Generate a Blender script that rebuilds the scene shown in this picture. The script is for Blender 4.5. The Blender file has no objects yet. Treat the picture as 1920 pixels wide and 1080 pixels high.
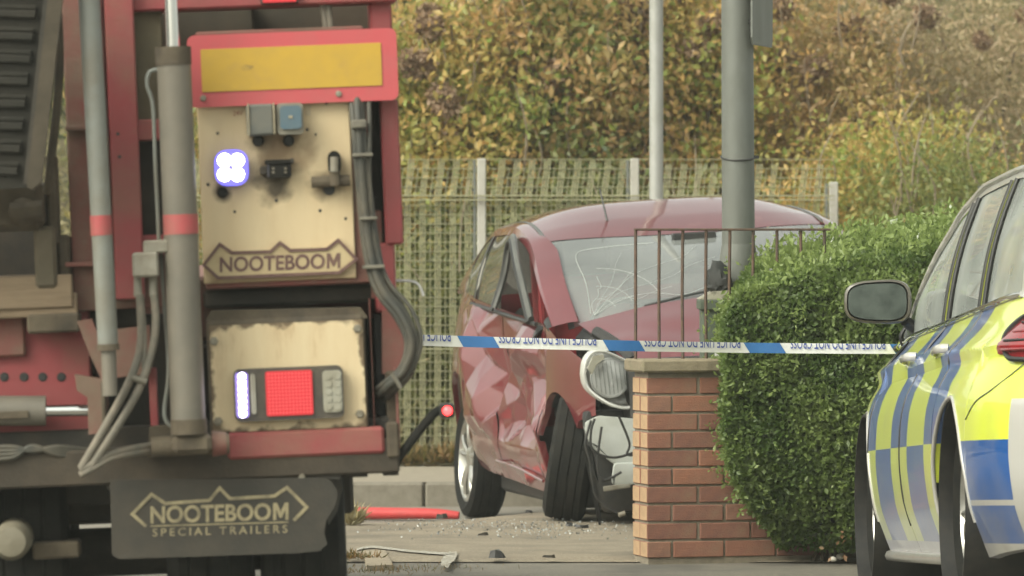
import bpy, bmesh, math, random
import numpy as np
from mathutils import Vector, Matrix, noise

R = math.radians
random.seed(7)
rng = np.random.default_rng(11)
scene = bpy.context.scene
C = scene.collection

# ------------------------------------------------------------------ camera, sky, sun, exposure
CAM = Vector((0, 0, 1.36)); F = 10000.0; HOR = 431.0      # focal length and horizon in photo pixels
cd = bpy.data.cameras.new('camera'); cam = bpy.data.objects.new('camera', cd); C.objects.link(cam)
cam.location = CAM; cam.rotation_euler = (R(90), 0, 0)
cd.sensor_width = 36; cd.lens = F/1920*36; cd.shift_y = -(540-HOR)/1920
cd.clip_start = 0.5; cd.clip_end = 900
cd.dof.use_dof = True; cd.dof.focus_distance = 20.0; cd.dof.aperture_fstop = cd.lens/1000/0.027
scene.camera = cam

SUN_EL, SUN_AZ = R(42), R(-130)          # azimuth measured from +Y (view direction) clockwise
world = bpy.data.worlds.new('World'); scene.world = world; world.use_nodes = True
wn = world.node_tree; wn.nodes.clear()
sky = wn.nodes.new('ShaderNodeTexSky'); sky.sky_type = 'NISHITA'; sky.sun_disc = False
sky.sun_elevation = SUN_EL; sky.sun_rotation = SUN_AZ; sky.air_density = 1.0; sky.dust_density = 4.0; sky.ozone_density = 1.0
hs = wn.nodes.new('ShaderNodeHueSaturation'); hs.inputs['Saturation'].default_value = 0.22
tint = wn.nodes.new('ShaderNodeMixRGB'); tint.blend_type = 'MULTIPLY'; tint.inputs[0].default_value = 1
tint.inputs[2].default_value = (0.97, 0.985, 0.86, 1)
bg = wn.nodes.new('ShaderNodeBackground'); bg.inputs[1].default_value = 0.15
wo = wn.nodes.new('ShaderNodeOutputWorld')
wn.links.new(sky.outputs[0], hs.inputs['Color']); wn.links.new(hs.outputs[0], tint.inputs[1])
wn.links.new(tint.outputs[0], bg.inputs[0]); wn.links.new(bg.outputs[0], wo.inputs[0])
sd = bpy.data.lights.new('sun', 'SUN'); sun = bpy.data.objects.new('sun', sd); C.objects.link(sun)
sd.energy = .7; sd.angle = R(40); sd.color = (1, 0.965, 0.87)
sdir = Vector((math.sin(SUN_AZ)*math.cos(SUN_EL), math.cos(SUN_AZ)*math.cos(SUN_EL), math.sin(SUN_EL)))
sun.rotation_euler = (-sdir).to_track_quat('-Z', 'Y').to_euler(); sun.location = sdir*50
scene.view_settings.view_transform = 'Standard'; scene.view_settings.look = 'None'
scene.view_settings.exposure = 0.98; scene.view_settings.gamma = 1.0
scene.cycles.max_bounces = 6; scene.cycles.use_denoising = True

# ------------------------------------------------------------------ measuring helpers
def W(px, py, Y):
    """the point at depth Y that the photograph shows at (px, py)"""
    return Vector((CAM.x+(px-960)/F*Y, Y, CAM.z+(HOR-py)/F*Y))
class Frame:
    """local frame of a thing: measured picture positions on a plane of the thing -> its own coordinates"""
    def __init__(s, M): s.M = M; s.I = M.inverted()
    def p(s, px, py, y=0.0):
        o = s.I @ CAM; d = s.I.to_3x3() @ Vector(((px-960)/F, 1, (HOR-py)/F))
        t = (y-o.y)/d.y
        return o+d*t

# ------------------------------------------------------------------ materials
MATS = {}
def mat(name, c, c2=None, scale=8, rough=.6, metal=0, bump=0, bscale=40, spec=.5, coat=0, lo=.4, hi=.65, stretch=(1,1,1),
        c3=None, scale3=2.5, lo3=.55, hi3=.7, crough=.05, rough2=None):
    if name in MATS: return MATS[name]
    m = bpy.data.materials.new(name); m.use_nodes = True; nt = m.node_tree; N, K = nt.nodes, nt.links
    b = N['Principled BSDF']
    b.inputs['Roughness'].default_value = rough; b.inputs['Metallic'].default_value = metal
    b.inputs['Specular IOR Level'].default_value = spec; b.inputs['Coat Weight'].default_value = coat; b.inputs['Coat Roughness'].default_value = crough
    tc = N.new('ShaderNodeTexCoord'); mp = N.new('ShaderNodeMapping'); K.new(tc.outputs['Object'], mp.inputs[0]); mp.inputs['Scale'].default_value = stretch
    def nz(sc, det=6):
        n = N.new('ShaderNodeTexNoise'); n.inputs['Scale'].default_value = sc; n.inputs['Detail'].default_value = det; n.inputs['Roughness'].default_value = .62
        K.new(mp.outputs[0], n.inputs['Vector']); return n
    def mr(src, a, d):
        r = N.new('ShaderNodeMapRange'); r.inputs[1].default_value = a; r.inputs[2].default_value = d; r.clamp = True; K.new(src, r.inputs[0]); return r.outputs[0]
    def mix(f, a, d):
        x = N.new('ShaderNodeMix'); x.data_type = 'RGBA'; K.new(f, x.inputs['Factor'])
        for s, v in ((6, a), (7, d)):
            if isinstance(v, tuple): x.inputs[s].default_value = (*v, 1)
            else: K.new(v, x.inputs[s])
        return x.outputs[2]
    col = tuple(c); b.inputs['Base Color'].default_value = (*c, 1)
    if c2:
        f = mr(nz(scale).outputs[0], lo, hi); col = mix(f, col, tuple(c2))
        if rough2 is not None:
            rr = N.new('ShaderNodeMapRange'); rr.inputs[3].default_value = rough; rr.inputs[4].default_value = rough2; K.new(f, rr.inputs[0]); K.new(rr.outputs[0], b.inputs['Roughness'])
    if c3: col = mix(mr(nz(scale3, 8).outputs[0], lo3, hi3), col, tuple(c3))
    if not isinstance(col, tuple): K.new(col, b.inputs['Base Color'])
    if bump:
        bm_ = N.new('ShaderNodeBump'); bm_.inputs['Strength'].default_value = bump; bm_.inputs['Distance'].default_value = .01
        K.new(nz(bscale, 4).outputs[0], bm_.inputs['Height']); K.new(bm_.outputs[0], b.inputs['Normal'])
    MATS[name] = m; return m
def emit(name, c, s):
    if name in MATS: return MATS[name]
    m = bpy.data.materials.new(name); m.use_nodes = True; b = m.node_tree.nodes['Principled BSDF']
    b.inputs['Base Color'].default_value = (*(q*.25 for q in c), 1); b.inputs['Emission Color'].default_value = (*c, 1); b.inputs['Emission Strength'].default_value = s
    b.inputs['Roughness'].default_value = .25; MATS[name] = m; return m
def glass(name, c=(.9,.95,.93), alpha=.25, rough=.03, dirt=None):
    """thin pane: see-through film mixed with a clear reflection, dust and painted sky reflection from noise"""
    m = bpy.data.materials.new(name); m.use_nodes = True; nt = m.node_tree; N, K = nt.nodes, nt.links; N.clear()
    o = N.new('ShaderNodeOutputMaterial'); t = N.new('ShaderNodeBsdfTransparent'); t.inputs[0].default_value = (*c, 1)
    g = N.new('ShaderNodeBsdfGlossy'); g.inputs['Roughness'].default_value = rough
    fr = N.new('ShaderNodeFresnel'); fr.inputs[0].default_value = 1.6
    ad = N.new('ShaderNodeMath'); ad.operation = 'ADD'; ad.inputs[1].default_value = alpha; K.new(fr.outputs[0], ad.inputs[0])
    mx = N.new('ShaderNodeMixShader'); K.new(ad.outputs[0], mx.inputs[0]); K.new(t.outputs[0], mx.inputs[1]); K.new(g.outputs[0], mx.inputs[2]); last = mx
    if dirt:
        d = N.new('ShaderNodeBsdfDiffuse'); d.inputs[0].default_value = (*dirt[0], 1)
        tc = N.new('ShaderNodeTexCoord'); n = N.new('ShaderNodeTexNoise'); n.inputs['Scale'].default_value = 3; n.inputs['Detail'].default_value = 5
        K.new(tc.outputs['Object'], n.inputs['Vector'])
        r = N.new('ShaderNodeMapRange'); r.inputs[1].default_value = .3; r.inputs[2].default_value = .8; r.inputs[3].default_value = dirt[1]; r.inputs[4].default_value = dirt[2]
        K.new(n.outputs[0], r.inputs[0]); m2 = N.new('ShaderNodeMixShader'); K.new(r.outputs[0], m2.inputs[0]); K.new(mx.outputs[0], m2.inputs[1]); K.new(d.outputs[0], m2.inputs[2]); last = m2
    K.new(last.outputs[0], o.inputs[0]); MATS[name] = m; return m
def leafmat(name, cols, trans=.3):
    m = bpy.data.materials.new(name); m.use_nodes = True; nt = m.node_tree; N, K = nt.nodes, nt.links; N.clear()
    o = N.new('ShaderNodeOutputMaterial'); a = N.new('ShaderNodeAttribute'); a.attribute_name = 'tint'
    r = N.new('ShaderNodeValToRGB'); e = r.color_ramp.elements
    for i, c in enumerate(cols):
        p = i/(len(cols)-1)
        el = e[0] if i == 0 else (e[1] if i == len(cols)-1 else e.new(p))
        el.position = p; el.color = (*c, 1)
    K.new(a.outputs['Fac'], r.inputs[0])
    d = N.new('ShaderNodeBsdfDiffuse'); t = N.new('ShaderNodeBsdfTranslucent'); K.new(r.outputs[0], d.inputs[0]); K.new(r.outputs[0], t.inputs[0])
    g = N.new('ShaderNodeBsdfGlossy'); g.inputs['Roughness'].default_value = .45; g.inputs[0].default_value = (.6,.6,.6,1)
    mx = N.new('ShaderNodeMixShader'); mx.inputs[0].default_value = trans; K.new(d.outputs[0], mx.inputs[1]); K.new(t.outputs[0], mx.inputs[2])
    m2 = N.new('ShaderNodeMixShader'); m2.inputs[0].default_value = .04; K.new(mx.outputs[0], m2.inputs[1]); K.new(g.outputs[0], m2.inputs[2])
    K.new(m2.outputs[0], o.inputs[0]); MATS[name] = m; return m

# ------------------------------------------------------------------ object helpers
def tag(o, label=None, cat=None, group=None, kind=None):
    if label: o['label'] = label
    if cat: o['category'] = cat
    if group: o['group'] = group
    if kind: o['kind'] = kind
    return o
def empty(name, M=None, parent=None):
    o = bpy.data.objects.new(name, None); o.empty_display_size = .1; C.objects.link(o)
    if M is not None: o.matrix_world = M
    if parent: o.parent = parent
    return o
def smoothpts(pts, k=6):
    pts = [Vector(p) for p in pts]
    if len(pts) < 3 or k < 2: return pts
    out = []
    for i in range(len(pts)-1):
        p0 = pts[max(i-1, 0)]; p1 = pts[i]; p2 = pts[i+1]; p3 = pts[min(i+2, len(pts)-1)]
        for j in range(k):
            t = j/k
            out.append(.5*((2*p1)+(p2-p0)*t+(2*p0-5*p1+4*p2-p3)*t*t+(3*p1-p0-3*p2+p3)*t**3))
    return out+[pts[-1]]
class MB:
    def __init__(s): s.v = []; s.f = []
    def add(s, vs, fs):
        n = len(s.v); s.v += [tuple(v) for v in vs]; s.f += [tuple(i+n for i in f) for f in fs]; return s
    def box(s, x0, x1, y0, y1, z0, z1, b=0, M=None):
        if x0 > x1: x0, x1 = x1, x0
        if y0 > y1: y0, y1 = y1, y0
        if z0 > z1: z0, z1 = z1, z0
        c = ((x0+x1)/2, (y0+y1)/2, (z0+z1)/2); h = ((x1-x0)/2, (y1-y0)/2, (z1-z0)/2)
        b = min(b, *(q*.49 for q in h))
        vs, fs = [], []
        if b <= 0:
            for sx in (-1,1):
                for sy in (-1,1):
                    for sz in (-1,1): vs.append((c[0]+sx*h[0], c[1]+sy*h[1], c[2]+sz*h[2]))
            fs = [(0,1,3,2),(4,6,7,5),(0,4,5,1),(2,3,7,6),(0,2,6,4),(1,5,7,3)]
        else:
            idx = {}
            for sx in (-1,1):
                for sy in (-1,1):
                    for sz in (-1,1):
                        for ax in range(3):
                            q = [c[k]+(sx,sy,sz)[k]*(h[k]-(0 if k == ax else b)) for k in range(3)]
                            idx[(sx,sy,sz,ax)] = len(vs); vs.append(tuple(q))
            for ax in range(3):
                o1, o2 = [k for k in range(3) if k != ax]
                for sg in (-1,1):
                    f = []
                    for (u, w) in ((-1,-1),(1,-1),(1,1),(-1,1)):
                        k = [0,0,0]; k[ax] = sg; k[o1] = u; k[o2] = w; f.append(idx[(*k, ax)])
                    fs.append(tuple(f))
                for u in (-1,1):
                    for w in (-1,1):
                        ka, kb = [0,0,0], [0,0,0]
                        ka[o1] = kb[o1] = u; ka[o2] = kb[o2] = w; ka[ax] = -1; kb[ax] = 1
                        fs.append((idx[(*ka, o1)], idx[(*kb, o1)], idx[(*kb, o2)], idx[(*ka, o2)]))
            for sx in (-1,1):
                for sy in (-1,1):
                    for sz in (-1,1): fs.append(tuple(idx[(sx,sy,sz,a)] for a in range(3)))
        if M is not None: vs = [M @ Vector(v) for v in vs]
        return s.add(vs, fs)
    def tube(s, pts, r, n=10, k=6, caps=True, flat=None):
        """sweep; r a number or a list per control point; flat = (a, b) ellipse factors"""
        ctl = [Vector(p) for p in pts]; P = smoothpts(ctl, k) if len(ctl) > 2 else ctl
        rs = r if isinstance(r, (list, tuple)) else [r]*len(ctl)
        rad = [float(np.interp(i/(len(P)-1)*(len(ctl)-1), range(len(ctl)), rs)) for i in range(len(P))]
        vs, fs = [], []; up = None
        for i, p in enumerate(P):
            t = (P[min(i+1, len(P)-1)]-P[max(i-1, 0)]).normalized()
            if up is None:
                up = Vector((0,1,0)) if abs(t.y) < .9 else Vector((1,0,0))
            a = (up-t*up.dot(t)).normalized(); b = t.cross(a); up = a
            for j in range(n):
                q = 2*math.pi*j/n; fa, fb = flat or (1, 1)
                vs.append(p+(a*math.cos(q)*fa+b*math.sin(q)*fb)*rad[i])
        for i in range(len(P)-1):
            for j in range(n):
                fs.append((i*n+j, i*n+(j+1)%n, (i+1)*n+(j+1)%n, (i+1)*n+j))
        if caps: fs += [tuple(range(n)), tuple((len(P)-1)*n+j for j in range(n))]
        return s.add(vs, fs)
    def prism(s, poly, y0, y1, M=None):
        """polygon of (x, z) pulled from y0 to y1"""
        n = len(poly); vs = [(p[0], y0, p[1]) for p in poly]+[(p[0], y1, p[1]) for p in poly]
        fs = [tuple(range(n)), tuple(range(2*n-1, n-1, -1))]+[(i, (i+1)%n, (i+1)%n+n, i+n) for i in range(n)]
        if M is not None: vs = [M @ Vector(v) for v in vs]
        return s.add(vs, fs)
    def lathe(s, prof, M=None, n=24, closed=False):
        """profile of (radius, height along local z)"""
        vs, fs = [], []
        for (r, h) in prof:
            for j in range(n):
                a = 2*math.pi*j/n; vs.append(Vector((r*math.cos(a), r*math.sin(a), h)))
        m = len(prof)
        for i in range(m if closed else m-1):
            for j in range(n): fs.append((i*n+j, i*n+(j+1)%n, ((i+1)%m)*n+(j+1)%n, ((i+1)%m)*n+j))
        if not closed: fs += [tuple(range(n)), tuple((m-1)*n+j for j in range(n))]
        if M is not None: vs = [M @ v for v in vs]
        return s.add(vs, fs)
    def ribbon(s, pts, w, y0, y1, closed=False):
        """stroke of width w along (x, z) points, from y0 to y1, mitred"""
        P = [Vector(p) for p in pts]; n = len(P); A, B = [], []
        for i in range(n):
            pr = P[i-1] if (i or closed) else None; nx = P[(i+1)%n] if (i < n-1 or closed) else None
            d1 = (P[i]-pr).normalized() if pr is not None else None; d2 = (nx-P[i]).normalized() if nx is not None else None
            d1 = d1 or d2; d2 = d2 or d1
            t = (d1+d2).normalized(); nn = Vector((-t.y, t.x)); k = 1/max(.45, nn.dot(Vector((-d1.y, d1.x))))
            A.append(P[i]+nn*w/2*k); B.append(P[i]-nn*w/2*k)
        for i in range(n if closed else n-1):
            j = (i+1)%n
            q = [A[i], A[j], B[j], B[i]]
            s.prism([(a.x, a.y) for a in q], y0, y1)
        return s
    def tf(s, fn): s.v = [tuple(fn(Vector(v))) for v in s.v]; return s
    def build(s, name, m, parent=None, smooth=30, recalc=True, loc=None):
        me = bpy.data.meshes.new(name); me.from_pydata(s.v, [], s.f)
        if recalc:
            b = bmesh.new(); b.from_mesh(me); bmesh.ops.recalc_face_normals(b, faces=b.faces); b.to_mesh(me); b.free()
        if smooth:
            me.shade_smooth(); me.set_sharp_from_angle(angle=R(smooth))
        for q in (m if isinstance(m, list) else [m]): me.materials.append(q)
        o = bpy.data.objects.new(name, me); C.objects.link(o)
        if parent: o.parent = parent
        if loc is not None: o.location = loc
        return o
def text2d(s, bold=0.0, space=1.0):
    cu = bpy.data.curves.new('lettering', 'FONT'); cu.body = s; cu.size = 1; cu.offset = bold; cu.space_character = space; cu.resolution_u = 4
    o = bpy.data.objects.new('lettering', cu); C.objects.link(o)
    bpy.context.view_layer.update()
    ev = o.evaluated_get(bpy.context.evaluated_depsgraph_get()); me = ev.to_mesh()
    v = [(p.co.x, p.co.y) for p in me.vertices]; f = [tuple(p.vertices) for p in me.polygons]
    ev.to_mesh_clear(); bpy.data.objects.remove(o); bpy.data.curves.remove(cu)
    return v, f
def letters(s, fit, bold=.02, space=1.0, cut=None):
    """flat lettering; fit(u, w) maps u, w in 0..1 over the text block to a 3-D point"""
    v, f = text2d(s, bold, space); xs = [p[0] for p in v]; ys = [p[1] for p in v]
    x0, x1, y0, y1 = min(xs), max(xs), min(ys), max(ys)
    mb = MB(); mb.add([fit((a-x0)/(x1-x0), (b-y0)/(y1-y0)) for a, b in v], f); return mb
def name_letters(fit, bold):
    mb = letters('NOOTEBOO', lambda u, w: fit(u*.872, w), bold)
    m = [(0,0),(0,1),(.25,1),(.5,.5),(.75,1),(1,1),(1,0),(.8,0),(.8,.62),(.58,.14),(.42,.14),(.2,.62),(.2,0)]
    mb.add([fit(.888+.112*a, .01+.98*b) for a, b in m], [(0,1,11,12),(1,2,3,10,11),(3,9,10),(3,4,5,8,9),(5,6,7,8)]); return mb
def copy_of(o, parent, loc=None, rot=None, scale=None):
    c = o.copy(); C.objects.link(c); c.parent = parent
    if loc is not None: c.location = loc
    if rot is not None: c.rotation_euler = rot
    if scale is not None: c.scale = scale
    return c
def leaves(name, pos, size, m, parent, up=.3, elong=2.0, bend=.25, tint=None, stuff=True):
    """one mesh of many leaf-shaped two-sided faces"""
    n = len(pos); pos = np.asarray(pos, float)
    size = np.broadcast_to(np.asarray(size, float), (n,))*(.65+.7*rng.random(n))
    d = rng.normal(size=(n,3)); d[:,2] += up; d /= np.linalg.norm(d, axis=1)[:,None]
    q = rng.normal(size=(n,3)); s_ = np.cross(d, q); s_ /= np.linalg.norm(s_, axis=1)[:,None]; nn = np.cross(d, s_)
    L = size[:,None]; w = L/elong
    v = np.stack([pos, pos+d*L*.5+s_*w*.5+nn*L*bend*.3, pos+d*L+nn*L*bend*-.2, pos+d*L*.5-s_*w*.5+nn*L*bend*.3], 1).reshape(-1,3)
    me = bpy.data.meshes.new(name); me.vertices.add(4*n); me.vertices.foreach_set('co', v.ravel())
    me.loops.add(6*n); b = np.arange(n)[:,None]*4
    me.loops.foreach_set('vertex_index', (b+np.array([[0,1,2,0,2,3]])).ravel().astype(np.int32))
    me.polygons.add(2*n); me.polygons.foreach_set('loop_start', np.arange(0, 6*n, 3, dtype=np.int32))
    me.update(calc_edges=True)
    t = rng.random(n) if tint is None else np.clip(tint, 0, 1)
    at = me.attributes.new('tint', 'FLOAT', 'FACE'); at.data.foreach_set('value', np.repeat(t, 2).astype(np.float32))
    me.materials.append(m); o = bpy.data.objects.new(name, me); C.objects.link(o)
    if parent: o.parent = parent
    if stuff: o['kind'] = 'stuff'
    return o

# ------------------------------------------------------------------ shared materials
m_trailred = mat('trailer_red', (.28,.05,.054), (.23,.06,.056), 5, .55, bump=.15, c3=(.22,.13,.085), scale3=3.2, lo3=.5, hi3=.8)
m_trailreddusty = mat('trailer_red_dusty', (.20,.058,.05), (.15,.085,.06), 6, .7, bump=.2, c3=(.17,.13,.09), scale3=4, lo3=.45, hi3=.7)
m_boardred = mat('board_red', (.5,.08,.09), (.46,.09,.095), 14, .45, c3=(.4,.09,.08), scale3=6, lo3=.6, hi3=.85)
m_boardyel = mat('board_yellow', (.50,.31,.035), (.46,.29,.04), 20, .5, c3=(.4,.25,.06), scale3=9, lo3=.6, hi3=.8)
m_grey = mat('cylinder_grey', (.135,.122,.098), (.17,.15,.118), 6, .55, bump=.1, c3=(.13,.10,.07), scale3=5, lo3=.55, hi3=.75)
m_polegrey = mat('tube_grey', (.2,.21,.19), (.17,.16,.13), 7, .5, c3=(.16,.12,.08), scale3=4, lo3=.6, hi3=.8)
m_bandred = mat('band_red', (.4,.07,.075), (.3,.1,.085), 15, .55)
m_chrome = mat('chrome', (.75,.75,.74), rough=.12, metal=1)
m_dirt = mat('dirty_steel', (.075,.058,.038), (.12,.095,.063), 9, .85, bump=.3, c3=(.04,.033,.025), scale3=5, lo3=.5, hi3=.7)
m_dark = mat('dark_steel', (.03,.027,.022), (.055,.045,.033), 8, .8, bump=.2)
m_dust = mat('dusty_timber', (.25,.185,.12), (.18,.13,.085), 12, .9, bump=.3, stretch=(.3,1,2))
m_olive = mat('ramp_olive', (.011,.010,.006), (.018,.015,.009), 7, .8, bump=.3, c3=(.02,.017,.011), scale3=4)
m_rubber = mat('rubber', (.010,.0105,.0095), (.02,.0185,.0155), 12, .85, bump=.15, spec=.2)
m_hose = mat('hose_rubber', (.05,.05,.042), (.1,.088,.065), 14, .6, bump=.1)
m_hosedust = mat('hose_dusty', (.13,.12,.095), (.2,.17,.13), 16, .7, bump=.1)
m_cast = mat('cast_grey', (.25,.235,.19), (.18,.155,.115), 14, .6, bump=.15)
m_plastic = mat('plastic_black', (.02,.02,.02), (.035,.032,.028), 20, .5)
m_bolt = mat('bolt_zinc', (.32,.3,.24), (.16,.13,.09), 40, .5, metal=.6)
m_white = mat('white_paint', (.62,.6,.55), (.5,.47,.42), 12, .7)

# ------------------------------------------------------------------ the ground, pavements, kerbs
def sheet(name, pts, z, m, label=None):
    mb = MB(); mb.add([(p[0], p[1], z if len(p) < 3 else p[2]) for p in pts], [tuple(range(len(pts)))])
    o = mb.build(name, m, smooth=0); o['kind'] = 'structure'; return o
m_soil = mat('soil_grass', (.09,.085,.035), (.13,.1,.05), 3, .95, bump=.6, c3=(.06,.07,.02), scale3=1.2)
m_asph = mat('asphalt', (.16,.145,.12), (.21,.19,.15), 60, .9, bump=.5, bscale=160, c3=(.085,.08,.07), scale3=1.5, lo3=.45, hi3=.7)
m_road2 = mat('far_road_asphalt', (.2,.18,.15), (.25,.225,.185), 70, .9, bump=.4, bscale=160)
m_conc = mat('footway_concrete', (.26,.215,.155), (.36,.305,.225), 70, .9, bump=.9, bscale=150, c3=(.17,.145,.11), scale3=2.6, lo3=.42, hi3=.72)
m_slab = mat('paving_slab', (.32,.265,.19), (.26,.215,.155), 18, .9, bump=.4, bscale=100)
m_kerb = mat('kerb_concrete', (.215,.195,.155), (.17,.15,.115), 16, .9, bump=.4, bscale=90)
m_pave2 = mat('far_pavement', (.29,.25,.19), (.25,.215,.165), 14, .9, bump=.3)
g = sheet('ground', [(-300,-250),(300,-250),(300,500),(-300,500)], -.17, m_soil)
# near road: gentle dip towards the parked police car's front
mb = MB(); xs = [-60,-20,-6,-3,-1,0,.6,1.0,1.25,1.5,2,3,4,6,20,60]; ys = [-80,-20,0,8,14,17,17.8,18.5,19.2,20,20.7,21.3,21.7,22.06]
def roadz(x, y):
    k = min(1, max(0, (x-1.05)/.3))
    return -.018*(1-k)+k*float(np.interp(y, [14, 16.5, 17.85, 20.5, 21.2, 22.06], [.0, .13, .12, -.028, -.03, -.02]))
mb.v = [(x, y, roadz(x, y)) for y in ys for x in xs]; nx = len(xs)
mb.f = [(j*nx+i, j*nx+i+1, (j+1)*nx+i+1, (j+1)*nx+i) for j in range(len(ys)-1) for i in range(nx-1)]
o = mb.build('road', m_asph, recalc=False); o['kind'] = 'structure'
sheet('far_road', [(-60,22.3),(60,22.3),(60,28.62),(-60,28.62)], -.125, m_road2)
# footway on our side, its back edge a kerb running off at an angle
edge = [(-30,21.6),(-1.6,24.45),(-.77,24.95),(-.25,25.3),(.1,25.95),(.9,27.0),(2.4,27.6),(30,27.9)]
mb = MB()
top = [(-30,22.06,-.012)]+[(x, 22.06, -.012) for x in (-3,-1,0,.4,1.2,3,30)]
fx = [-30,-8,-3,-1.6,-1.2,-.77,-.5,-.25,-.05,.1,.4,.9,1.6,2.4,5,30]
def edge_y(x): return float(np.interp(x, [e[0] for e in edge], [e[1] for e in edge]))
fy = [0,.03,.15,.3,.5,.7,.85,.94,.98,1.0]
def fwz(x, y, t): return -.014+.014*min(1, t/.03)-(.0 if t < .9 else .03*((t-.9)/.1)**2)+.004*noise.noise((x*1.7, y*1.3, 0))*(1 if .05 < t < .95 else 0)
for t in fy:
    for x in fx:
        y0 = min(22.07, edge_y(x)-.5); y = y0+(edge_y(x)-y0)*t
        mb.v.append((x, y, fwz(x, y, t)))
n = len(fx)
for x in fx: mb.v.append((x, edge_y(x)+.03, -.14))
for j in range(len(fy)):
    for i in range(n-1): mb.f.append((j*n+i, j*n+i+1, (j+1)*n+i+1, (j+1)*n+i))
fw = mb.build('footway', m_conc, recalc=False, smooth=50); fw['kind'] = 'structure'
fp = sheet('far_pavement', [(-60,28.75),(60,28.75),(60,30.65),(-60,30.65)], 0.0, m_pave2)
ksrc = None
for i in range(-4, 6):
    x0 = -.47+i*.915
    mb = MB().box(.004, .911, 0, .125, -.16, .004, .012)
    if ksrc is None: ksrc = mb.build('kerb_stone', m_kerb, fp, loc=(x0, 28.62, 0))
    else: copy_of(ksrc, fp, (x0, 28.62+random.uniform(-.004,.004), random.uniform(-.004,.003)))
# paved slabs set in the footway and a gutter joint
p = W(700, 1040, 22.6)
mb = MB()
def slab(name, quad, m, h=.004, par=fw):
    pts = [W(a, b, 1) for a, b in quad]; vs = []
    for (a, b) in quad:
        d = W(a, b, 1)-CAM; t = (h-CAM.z)/d.z; q = CAM+d*t; vs.append((q.x, q.y))
    q = MB(); k = len(vs); cx = sum(v[0] for v in vs)/k; cy = sum(v[1] for v in vs)/k
    q.add([(x, y, -.02) for x, y in vs]+[(x, y, h-.002) for x, y in vs]+[(cx+(x-cx)*.985, cy+(y-cy)*.985, h) for x, y in vs],
          [tuple(range(2*k, 3*k))]+[(i, (i+1)%k, k+(i+1)%k, k+i) for i in range(k)]+[(k+i, k+(i+1)%k, 2*k+(i+1)%k, 2*k+i) for i in range(k)])
    return q.build(name, m, par, smooth=0)
slab('paving_slab', [(681,1033),(722,1031),(737,1058),(688,1060)], m_slab, .006)
# terrain rising behind the fence
mb = MB(); xs = list(np.linspace(-14, 18, 24)); ys = [30.66,31.5,33,35,37,39,41,43,46,50,60,90]
zs = [.01,.03,.05,.08,.15,.6,1.3,2.0,2.8,3.2,3.4,3.4]
for j, y in enumerate(ys):
    for x in xs: mb.v.append((x*(1+j*.15), y, zs[j]+(.18*noise.noise((x*.7, y*.5, 3)) if j > 1 else 0)))
n = len(xs); mb.f = [(j*n+i, j*n+i+1, (j+1)*n+i+1, (j+1)*n+i) for j in range(len(ys)-1) for i in range(n-1)]
o = mb.build('embankment', m_soil, recalc=False, smooth=60); o['kind'] = 'structure'

# painted marks and litter on the footway
m_paint = mat('worn_white_paint', (.5,.48,.42), (.30,.26,.20), 55, .9, lo=.42, hi=.58, bump=.8, bscale=150)
def paintmark(name, pts, label, h=.0068):
    q = MB(); L = []
    pts2 = smoothpts([Vector((a, b, w)) for a, b, w in pts], 7)
    for i, v in enumerate(pts2):
        j = random.uniform(-2, 2)
        for sg in (-1, 1):
            t = pts2[min(i+1, len(pts2)-1)]-pts2[max(i-1, 0)]; t = Vector((t.x, t.y)).normalized()
            a = v.x-t.y*sg*v.z*random.uniform(.75, 1.15); b_ = v.y+t.x*sg*v.z*random.uniform(.75, 1.15)
            d = W(a, b_, 1)-CAM; u = (h-CAM.z)/d.z; L.append(CAM+d*u)
    q.add(L, [(2*i, 2*i+2, 2*i+3, 2*i+1) for i in range(len(pts2)-1)])
    o = q.build(name, m_paint, smooth=0, recalc=True); tag(o, label, 'paint mark', 'sprayed white marks on the footway'); return o
paintmark('paint_mark', [(668,1030,1.5),(700,1025,2.2),(760,1032,2),(820,1037,2.4),(852,1039,2)], 'straight white sprayed line along the front of the footway')
paintmark('paint_mark', [(857,1037,3),(848,1042,9),(838,1050,10),(833,1062,8)], 'short broad white sprayed tick at end of footway line')

# ------------------------------------------------------------------ low loader trailer (left)
TM = Matrix.Translation((-.812, 14.5, 0)) @ Matrix.Rotation(R(2.6), 4, 'Z') @ Matrix.Rotation(R(-2.3), 4, 'Y')
T = Frame(TM)
trailer = empty('low_loader_trailer', TM)
tag(trailer, 'dirty red low loader trailer seen from behind with cream lamp panels and raised ramp', 'trailer')
def tb(name, x1, y1, x2, y2, d0, d1, m, b=.004, parent=trailer, build=True, mb=None):
    """box part: top-left and bottom-right corners of its rear face as measured, d0..d1 its depth"""
    a = T.p(x1, y1, d0); c = T.p(x2, y2, d0); q = mb or MB()
    q.box(a.x, c.x, d0, d1, c.z, a.z, b)
    return q.build(name, m, parent) if build else q
def tp(px, py, d=0.0): return T.p(px, py, d)
def poly(pts, d): return [((q := T.p(a, b, d)).x, q.z) for a, b in pts]
def bolt(px, py, d, r, m, name='bolt', n=6, h=.012, parent=trailer):
    q = T.p(px, py, d); k = 1/690
    return MB().lathe([(r*k*1.25, 0), (r*k*1.25, h*.35), (r*k, h*.4), (r*k*.9, h)], Matrix.Translation(q) @ Matrix.Rotation(R(90), 4, 'X'), n).build(name, m, parent)
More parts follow.
